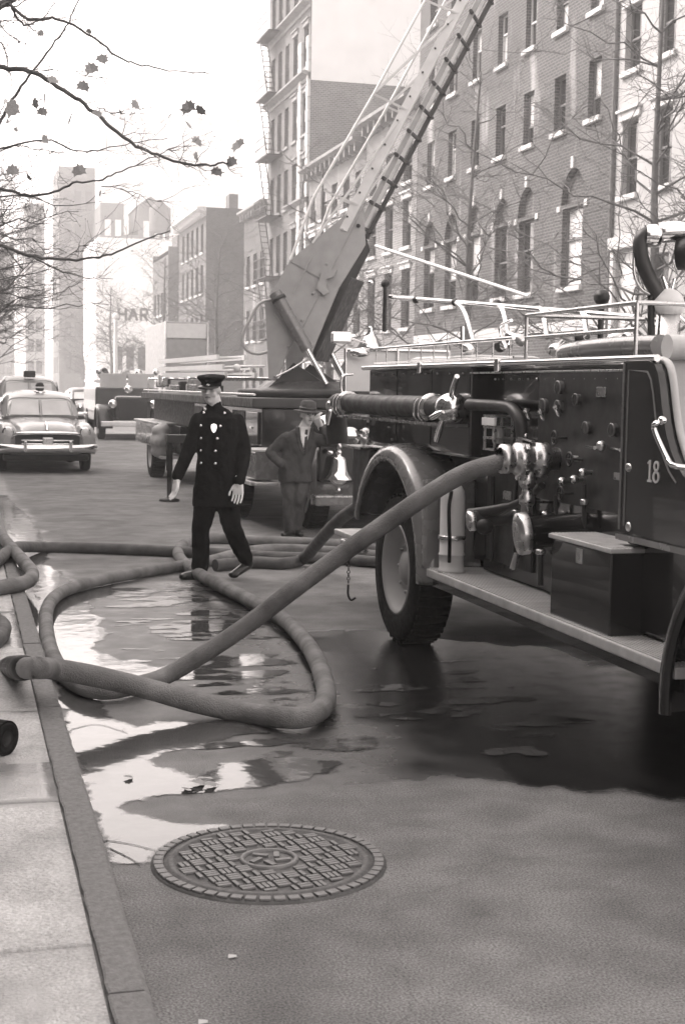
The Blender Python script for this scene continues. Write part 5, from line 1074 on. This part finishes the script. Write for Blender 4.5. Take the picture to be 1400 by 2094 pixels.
    if grille:
        gr = MB(); gr.tube(catmull([(-.66,-2.30,.66),(-.54,-2.43,.745),(0,-2.47,.765),(.54,-2.43,.745),(.66,-2.30,.66)],5), .032, 8); go = g(gr, 'grille_surround', 'chrome')
        g(MB().box((-.6,-2.415,.42),(.6,-2.39,.74)), 'grille_recess', 'black_iron', go)
        for z in (.49,.555,.62): g(MB().tube(catmull([(-.48,-2.41,z),(-.3,-2.44,z),(0,-2.46,z),(.3,-2.44,z),(.48,-2.41,z)],4), .017, 7), 'grille_bar', 'chrome', go)
        g(MB().cbox((-.1,-2.50,.49),(.1,-2.46,.68),.02), 'grille_badge', 'nickel', go); g(MB().lathe([(0,-.02),(.06,-.015),(.07,0)], (.24,-2.52,.50), (0,1,0), 16), 'fog_lamp', 'white_paint', go)
        g(MB().cbox((-.14,-2.56,.40),(.14,-2.545,.51),.008), 'number_plate', 'canvas')
    bp = MB(); bp.tube(catmull([(-.92,-2.18,.47),(-.84,-2.42,.47),(-.5,-2.50,.47),(0,-2.53,.47),(.5,-2.50,.47),(.84,-2.42,.47),(.92,-2.18,.47)],5), .066, 10); bp.v = [(x, y, .47+(z-.47)*1.25) for x, y, z in bp.v]; bpo = g(bp, 'front_bumper', 'chrome')
    for s in (-.42, .42): g(MB().cbox((s-.03,-2.59,.40),(s+.03,-2.50,.62),.02), 'overrider', 'chrome', bpo)
    g(MB().tube(catmull([(-.88,2.3,.47),(-.5,2.52,.47),(.5,2.52,.47),(.88,2.3,.47)],4), .05, 8), 'rear_bumper', 'chrome')
    g(MB().tube([(0,-2.36,.80),(0,-2.2,.90),(0,-1.9,.97)], [.02,.035,.01], 8), 'hood_ornament', 'chrome', bo); g(MB().cbox((-.8,-2.2,.22),(.8,2.2,.34),.03), 'underbody', 'black_iron')
    for s in (-1,1): g(MB().ball((s*.92,-.62,1.10), (.05,.03,.035)), 'wing_mirror', 'chrome', cb)
    if lightbar:
        g(MB().lathe([(.12,0),(.12,.03),(.06,.05),(.0,.05)], (.04,-.1,1.5+h), seg=16), 'beacon_base', 'chrome', cb); g(MB().lathe([(.07,.04),(.085,.07),(.085,.16),(.06,.21),(.0,.22)], (.04,-.1,1.5+h), seg=16), 'beacon', 'black_iron', cb); g(MB().box((-.11,-.2,1.60+h),(.19,-.18,1.63+h)), 'beacon_band', 'white_paint', cb)
    return t
sedan((1.52, 29.9, 0), rad(1.5), 'pale rounded sedan with chrome grille and roof beacon parked by the kerb', 'car_paint', lightbar=True)
am = sedan((1.62, 36.6, 0), rad(1), 'tall pale ambulance-like car with a roof siren behind the pale sedan', 'car_light', tall=.34, name='tall_car')
MB().cbox((1.5,36.0,1.84),(1.78,36.3,2.0),.03).xf(Matrix()).build('siren', 'black_iron', am, local=False)
sedan((7.6, 80, 0), rad(0), 'dark sedan coming up the open street in the distance', 'car_dark', 'cars in the distance')
sedan((5.15, 62, 0), rad(4), 'dark sedan halted behind the far fire engine', 'car_dark', 'cars in the distance', grille=False)
sedan((1.6, 48, 0), rad(1), 'dark sedan parked by the kerb behind the tall pale car', 'car_dark', 'cars in the distance')
# far pumper facing us behind the ladder truck
fp = thing('fire_engine', (5.1, 46.5, 0), 'small distant dark fire engine facing the camera behind the ladder truck', 'fire engine'); fp.rotation_euler.z = 0
def fb(a, b_, c, n, m): return MB().cbox(Vector(a)+Vector((5.1,46.5,0)), Vector(b_)+Vector((5.1,46.5,0)), c).build(n, m, fp)
fb((-.55,-2.6,.65),(.55,-1,1.35),.1,'hood','car_dark'); fb((-.45,-2.68,.6),(.45,-2.58,1.3),.03,'radiator','black_iron'); fb((-1.0,-1,.55),(1.0,3.4,1.6),.05,'body','car_dark'); fb((-1.0,-2.85,.42),(1.0,-2.72,.58),.02,'bumper','chrome')
fb((-.85,-1.02,1.6),(-.03,-.98,2.05),.01,'windscreen','windscreen'); fb((.03,-1.02,1.6),(.85,-.98,2.05),.01,'windscreen','windscreen'); fb((-1.0,-.6,1.75),(1.0,3.3,1.85),.02,'hose_rail','chrome')
for s in (-1,1):
    sweep_fender(44.6, .46, .62, 5.1+s*1.08, 5.1+s*.6, rad(-10), rad(190)).build('front_fender', 'car_dark', fp); wheel(fp, (5.1+s*.9,44.6,.46), .46, .22, s); wheel(fp, (5.1+s*.9,48.6,.46), .46, .24, s)
    MB().ball((5.1+s*.62,43.8,1.1), (.14,.14,.14)).build('headlight', 'chrome', fp); MB().ball((5.1+s*.9,45.4,2.1), (.1,.1,.1)).build('spotlight', 'chrome', fp)
for k in range(10): MB().ball((5.1+random.uniform(-.9,.9),46+random.uniform(-.5,2),1.95+random.uniform(0,.2)), random.uniform(.06,.13), 8, 6).build('equipment', random.choice(('chrome','canvas','black_iron')), fp)
MB().ball((4.95,43.85,1.55), .13).build('siren', 'chrome', fp)
# box van
vn = thing('box_van', (7.4, 52, 0), 'tall box van with pale upper panel and grey lower panel', 'van')
v0, v1 = at(338,657,Y=50), at(424,745,Y=50)
MB().cbox((v0.x,50,.6),(v1.x,55.5,v0.z),.03).build('box_body', 'bin_metal', vn); MB().cbox((v0.x+.06,49.96,v1.z+.9),(v1.x-.06,49.995,v0.z-.06),.01).build('upper_panel', 'white_paint', vn); MB().cbox((v0.x+.06,49.96,.8),(v1.x-.06,49.995,v1.z+.84),.01).build('lower_panel', 'wheel_grey', vn)
for x in (v0.x+.2, v1.x-.2): wheel(vn, (x,53.5,.45), .45, .25, -1 if x < 7 else 1)
for s in (v0.x, v1.x): MB().box((s-.03,49.93,.6),(s+.03,49.958,v0.z)).build('corner_post', 'chrome', vn)
# white lamp post and a street sign disc
q = at(237,655,Y=70); ps = thing('lamp_post', (q.x, 70, .0), 'slim white post standing in the distance beside the dark sedan', 'post'); MB().lathe([(.16,0),(.16,.3),(.11,.4),(.09,q.z-.1),(.12,q.z),(0,q.z+.05)], (q.x,70,0), seg=14).build('shaft', 'white_paint', ps); MB().ball((q.x,70,q.z+.18), .17).build('lamp', 'white_paint', ps)
# ================================================================ PEOPLE
def person(name, foot, label):
    o = thing(name, foot, label, 'person'); o.rotation_euler.z = -YAW; return o     # local x = to the right, y = away, z = up
def rotz(p, a, c=(0,0)):
    x, y = p[0]-c[0], p[1]-c[1]; return (c[0]+x*math.cos(a)-y*math.sin(a), c[1]+x*math.sin(a)+y*math.cos(a), p[2])
def head(parts, t, c, face, tilt=0, hair='felt'):
    """c centre of head, face = heading (local angle of the face direction, -90deg = towards camera)"""
    f = Vector((math.cos(face), math.sin(face), 0)); s = Vector((-f.y, f.x, 0)); u = Vector((0,0,1)); C = Vector(c)
    P_ = lambda a, b, z: C + f*a + s*b + u*z
    parts.ball(P_(-.01,0,.035), (.078,.078,.088)); parts.ball(P_(.02,0,-.045), (.058,.058,.07)); parts.ball(P_(.045,0,-.095), (.03,.03,.024))      # skull, jaw, chin
    parts.cone(P_(.085,0,.012), P_(.104,0,-.028), .011, .016, 8); parts.ball(P_(.078,0,.045), (.02,.05,.012))      # nose, brow
    for k in (-1, 1): parts.ball(P_(.055,k*.042,-.03), (.026,.024,.028)); parts.ball(P_(-.005,k*.078,-.005), (.016,.012,.03))          # cheeks, ears
    return P_
def face_bits(t, P_):
    for k in (-1, 1): MB().ball(P_(.080,k*.031,.014), (.010,.014,.008), 10, 6).build('eye', 'eye_dark', t, local=True); MB().tube([P_(.086,k*.012,.036),P_(.088,k*.03,.042),P_(.076,k*.05,.036)], .005, 6).build('eyebrow', 'eye_dark', t, local=True)
    MB().tube([P_(.078,-.024,-.062),P_(.090,0,-.058),P_(.078,.024,-.062)], [.004,.007,.004], 7).build('mouth', 'lip', t, local=True)
def torso(mb, rows, n=22):
    vs = []; fs = []; K = len(rows)
    for x, y, z, rx, ry in rows:
        for k in range(n): a = 2*math.pi*k/n; vs.append((x+rx*math.copysign(abs(math.cos(a))**.8, math.cos(a)), y+ry*math.copysign(abs(math.sin(a))**.8, math.sin(a)), z))
    for i in range(K-1):
        for k in range(n): k2 = (k+1) % n; fs.append((i*n+k, i*n+k2, (i+1)*n+k2, (i+1)*n+k))
    mb.add(vs, fs, True); mb.add(vs[:n], [tuple(range(n))]); mb.add(vs[-n:], [tuple(range(n))])
def hand(mb, wrist, d, side, thumb, L=.19, curl=.5):
    """palm, four unequal bent fingers and a thumb leaving the side of the palm"""
    n0 = len(mb.v); w_, d = Vector(wrist), Vector(d).normalized(); s = Vector(side); s = (s-d*s.dot(d)).normalized(); n = d.cross(s)
    for k in (-1.5,-.5,.5,1.5): mb.cone(w_+d*.02+s*k*.012, w_+d*.085+s*k*.020, .018, .014, 8)
    for k, l in ((-1.5,.062),(-.5,.078),(.5,.084),(1.5,.074)):
        a = w_+d*.088+s*k*.0235; m = a+(d*math.cos(curl*.5)+n*math.sin(curl*.5))*l*.5; e_ = m+(d*math.cos(curl*1.3)+n*math.sin(curl*1.3))*l*.5
        mb.cone(a, m, .0088, .008, 7); mb.cone(m, e_, .008, .0068, 7)
    a = w_+d*.035+s*thumb*.034; m = a+(d*.75+s*thumb*.55+n*.25).normalized()*.045; mb.cone(a, m, .014, .0115, 7); mb.cone(m, m+(d+n*.35).normalized()*.034, .0115, .009, 7)
    mb.v[n0:] = [tuple(w_+(Vector(p)-w_)*1.18) for p in mb.v[n0:]]

# ---- police officer
fc = at(449, 1185, Z=0); cpn = person('person', (fc.x, fc.y, 0), 'officer in dark double-breasted uniform, peaked cap and white gloves stepping over hoses')
FA = rad(-128); F2 = Vector((math.cos(FA), math.sin(FA), 0)); S2 = Vector((-F2.y, F2.x, 0))
m = MB(); HP = head(m, cpn, (-.085,-.02,1.662), rad(-106))
m.cone((-.065,.0,1.60), (-.045,.02,1.48), .058, .066); m.cone((-.05,.02,1.40), (-.03,.02,1.0), .085, .085); m.cone((-.03,.02,1.0), (-.03,.02,.88), .085, .085)
for a, b_, c_, d_ in (((-.10,.0,.90),(-.165,-.03,.48),.085,.06),((.03,.04,.90),(.09,.0,.50),.085,.06),((-.165,-.03,.48),(-.175,.0,.12),.055,.04),((.09,.0,.50),(.215,.13,.16),.055,.04)): m.cone(a, b_, c_, d_)
organic(m, 'body', 'skin', cpn, .009, 3); face_bits(cpn, HP)
# tunic: torso, skirt, sleeves in one cloth surface
m = MB()
torso(m, ((-.05,.02,1.525,.08,.065),(-.045,.02,1.49,.12,.08),(-.035,.02,1.42,.185,.12),(-.03,.02,1.32,.19,.135),(-.03,.02,1.2,.178,.135),(-.03,.02,1.08,.172,.13),(-.03,.02,.98,.185,.14),(-.03,.02,.88,.2,.15),(-.03,.02,.78,.21,.155),(-.03,.02,.64,.215,.16)))
m.cone((-.058,.01,1.50), (-.05,.01,1.535), .072, .066)
for pts in (((-.185,-.0,1.385),(-.285,-.02,1.13),(-.365,-.07,.915)), ((.125,.05,1.395),(.205,.07,1.14),(.172,-.10,.885))):
    m.cone(pts[0], pts[1], .083, .066); m.cone(pts[1], pts[2], .066, .054)
tu = organic(m, 'tunic', 'cloth_navy', cpn, .011, 5, folds=.011)
m = MB()
for a, b_, c_, d_ in (((-.105,.0,.78),(-.165,-.03,.47),.115,.088),((.04,.03,.78),(.105,-.01,.47),.115,.088),((-.165,-.03,.47),(-.172,.0,.10),.086,.078),((.105,-.01,.47),(.225,.12,.16),.086,.070)): m.cone(a, b_, c_, d_)
organic(m, 'trousers', 'cloth_navy', cpn, .011, 4, folds=.013)
for nm, an, toe, lift in (('shoe',(-.165,0,.0),(-.34,-.08,.0),0),('shoe',(.24,.13,.075),(.10,-.02,.0),1)):
    a, t_ = Vector(an), Vector(toe); d_ = (t_-a).normalized(); m = MB(); m.ball(a+Vector((0,0,.055)), (.05,.05,.055)); m.cone(a+Vector((0,0,.042)), t_-d_*.05+Vector((0,0,.034)), .044, .038); m.ball(t_-d_*.04+Vector((0,0,.03)), (.05,.045,.032)); organic(m, nm, 'leather_black', cpn, .008, 3)
for wr, dr, sd_, th in (((-.372,-.075,.895),(-.12,-.1,-1),(.5,-.8,0),1),((.170,-.105,.875),(-.05,-.10,-1),(.9,-.3,0),-1)):
    m = MB(); hand(m, wr, dr, sd_, th, curl=.45); m.cone(Vector(wr)+Vector((0,0,.03)), Vector(wr)-Vector((0,0,.03)), .036, .032); organic(m, 'glove', 'glove', cpn, .0042, 2)
# cap
C = Vector((-.085,-.02,1.662)); f = Vector((math.cos(rad(-106)), math.sin(rad(-106)), 0)); ax = (Vector((0,0,1))+f*.10).normalized()
cpo = MB().lathe([(.087,.035),(.089,.068),(.094,.074),(.122,.104),(.126,.115),(.116,.128),(.06,.137),(0,.139)], C-f*.012, ax, 28).build('cap', 'cloth_navy', cpn, local=True)
b = MB(); s = Vector((-f.y, f.x, 0)); vs = []
for k in range(13):
    a = -1.15+2.3*k/12; e_ = f*math.cos(a)+s*math.sin(a); vs += [C+e_*.088+Vector((0,0,.040)), C+e_*(.092+.058*max(0,math.cos(a*1.25)))+Vector((0,0,.040-.028*max(0,math.cos(a*1.25)))), C+e_*(.090+.058*max(0,math.cos(a*1.25)))+Vector((0,0,.033-.028*max(0,math.cos(a*1.25))))]
b.add(vs, [(i*3+j, i*3+3+j, i*3+4+j, i*3+1+j) for i in range(12) for j in range(2)], True); b.build('visor', 'leather_black', cpo, local=True)
b = MB(); c_ = C+f*.098+Vector((0,0,.104)); b.prism([c_+s*x+Vector((0,0,z)) for x, z in ((-.022,.03),(.022,.03),(.024,0),(.014,-.022),(0,-.032),(-.014,-.022),(-.024,0))], f, .012); b.build('cap_badge', 'chrome', cpo, local=True)
# buttons, shield badge, collar pins sit on the tunic front
from mathutils.bvhtree import BVHTree
dgx = bpy.context.evaluated_depsgraph_get(); bv = BVHTree.FromPolygons([v.co[:] for v in tu.data.vertices], [p.vertices[:] for p in tu.data.polygons])
def stick(x, z, name, shape, mtl):
    h = bv.ray_cast(Vector((x, -1, z)), Vector((0,1,0)))
    if h[0] is None: return
    p, nn = h[0], h[1]; nn = nn if nn.y < 0 else -nn
    if shape == 'b': MB().lathe([(0,.012),(.008,.011),(.0135,.006),(.0145,0)], p, nn, 12).build(name, mtl, tu, local=True)
    else:
        a = nn.cross(Vector((0,0,1))).normalized(); c2 = a.cross(nn); c2 = -c2 if c2.z < 0 else c2
        MB().prism([p+a*u_+c2*v_ for u_, v_ in ((-.024,.03),(0,.04),(.024,.03),(.026,0),(.014,-.03),(0,-.042),(-.014,-.03),(-.026,0))], nn, .01).build(name, mtl, tu, local=True)
for k, (xr, xl) in enumerate(((-.155,.035),(-.165,.005),(-.165,-.02),(-.165,-.035),(-.162,-.035))):
    z = 1.465-.108*k if k == 0 else 1.462-.108*k+.0; stick(xr+(.012 if k == 0 else 0), z, 'button', 'b', 'chrome'); stick(xl, z, 'button', 'b', 'chrome')
stick(-.05, 1.335, 'shield_badge', 's', 'chrome'); stick(-.135, 1.495, 'collar_pin', 'b', 'nickel')

# ---- man in suit and hat leaning against the ladder truck
fm = at(603, 1096, Z=0); mn = person('person', (fm.x, fm.y, 0), 'man in grey suit and felt hat lounging by the ladder truck, hand at mouth')
m = MB(); HP = head(m, mn, (.125,-.02,1.385), rad(-62)); m.cone((.11,.0,1.30),(.075,.02,1.2),.056,.07); m.cone((.07,.02,1.12),(.0,.03,.8),.08,.08)
for a, b_, c_, d_ in (((-.06,.03,.78),(-.06,-.03,.42),.08,.055),((.07,.03,.78),(.05,-.05,.42),.08,.055),((-.06,-.03,.42),(-.04,.0,.08),.05,.04),((.05,-.05,.42),(.0,.06,.08),.05,.04),((.22,.02,1.10),(.40,-.07,1.10),.04,.035),((.40,-.07,1.10),(.30,-.14,1.22),.035,.03)): m.cone(a, b_, c_, d_)
organic(m, 'body', 'skin', mn, .011, 3); face_bits(mn, HP)
m = MB()
torso(m, ((.08,.02,1.235,.09,.07),(.07,.02,1.20,.14,.09),(.055,.02,1.13,.19,.12),(.04,.02,1.03,.195,.13),(.02,.02,.92,.185,.13),(.0,.02,.82,.185,.135),(-.01,.02,.72,.195,.14),(.0,.02,.62,.195,.14)))
for pts in (((-.115,.02,1.115),(-.30,.05,.95),(-.17,-.10,.83)), ((.215,.02,1.105),(.42,-.07,1.09),(.30,-.15,1.235))): m.cone(pts[0], pts[1], .08, .062); m.cone(pts[1], pts[2], .062, .05)
jk_ = organic(m, 'jacket', 'cloth_grey', mn, .012, 5, folds=.012)
m = MB()
for a, b_, c_, d_ in (((-.07,.03,.70),(-.07,-.03,.40),.115,.085),((.07,.03,.70),(.05,-.05,.40),.115,.085),((-.07,-.03,.40),(-.05,.0,.07),.083,.075),((.05,-.05,.40),(.005,.06,.07),.083,.072)): m.cone(a, b_, c_, d_)
organic(m, 'trousers', 'cloth_trouser', mn, .012, 4, folds=.016)
for an, toe in (((-.05,.0,0),(-.12,-.2,0)),((.01,.06,0),(.07,-.14,0))):
    a, t_ = Vector(an), Vector(toe); m = MB(); m.ball(a+Vector((0,0,.05)), (.048,.048,.05)); m.cone(a+Vector((0,0,.04)), t_+Vector((0,0,.033)), .042, .038); organic(m, 'shoe', 'leather_black', mn, .009, 3)
m = MB(); hand(m, (.285,-.155,1.25), (-.35,-.05,.75), (.6,-.6,.2), -1, curl=1.1); organic(m, 'hand', 'skin', mn, .0045, 2)
C = Vector((.125,-.02,1.385)); ax = Vector((.08,-.06,1)).normalized()
ht = MB().lathe([(.0,.165),(.05,.17),(.082,.155),(.092,.11),(.096,.062),(.155,.045),(.162,.05),(.155,.036),(.09,.05)], C, ax, 26).build('hat', 'felt', mn, local=True); MB().lathe([(.0965,.064),(.099,.066),(.097,.092),(.094,.092)], C, ax, 26).build('hat_band', 'leather_black', ht, local=True)
bv = BVHTree.FromPolygons([v.co[:] for v in jk_.data.vertices], [p.vertices[:] for p in jk_.data.polygons])
def surf(x, z, o=.006):
    h = bv.ray_cast(Vector((x,-1,z)), Vector((0,1,0))); y = h[0].y if h[0] else -.08; return Vector((x, y-o, z))
def patch(rows, name, mtl, o):
    b = MB(); vs = []
    for z, x0, x1 in rows: vs += [surf(x0+(x1-x0)*k/4, z, o) for k in range(5)]
    b.add(vs, [(i*5+k, i*5+k+1, i*5+k+6, i*5+k+5) for i in range(len(rows)-1) for k in range(4)], True); o_ = b.build(name, mtl, mn, local=True); sf = o_.modifiers.new('t', 'SOLIDIFY'); sf.thickness = .004; return o_
patch([(1.255,.04,.17),(1.22,.035,.165),(1.16,.045,.15),(1.10,.06,.135),(1.04,.075,.12),(.985,.09,.105)], 'shirt_front', 'shirt', .006)
patch([(1.225,.105,.135),(1.18,.10,.132),(1.1,.10,.13),(1.03,.09,.12),(.99,.09,.112)], 'tie', 'felt', .014)
patch([(1.25,-.01,.04),(1.16,-.0,.052),(1.06,.02,.075),(.98,.05,.095),(.93,.085,.1)], 'lapel', 'cloth_grey', .012); patch([(1.25,.165,.2),(1.16,.145,.20),(1.06,.12,.175),(.98,.1,.14),(.93,.1,.105)], 'lapel', 'cloth_grey', .012)
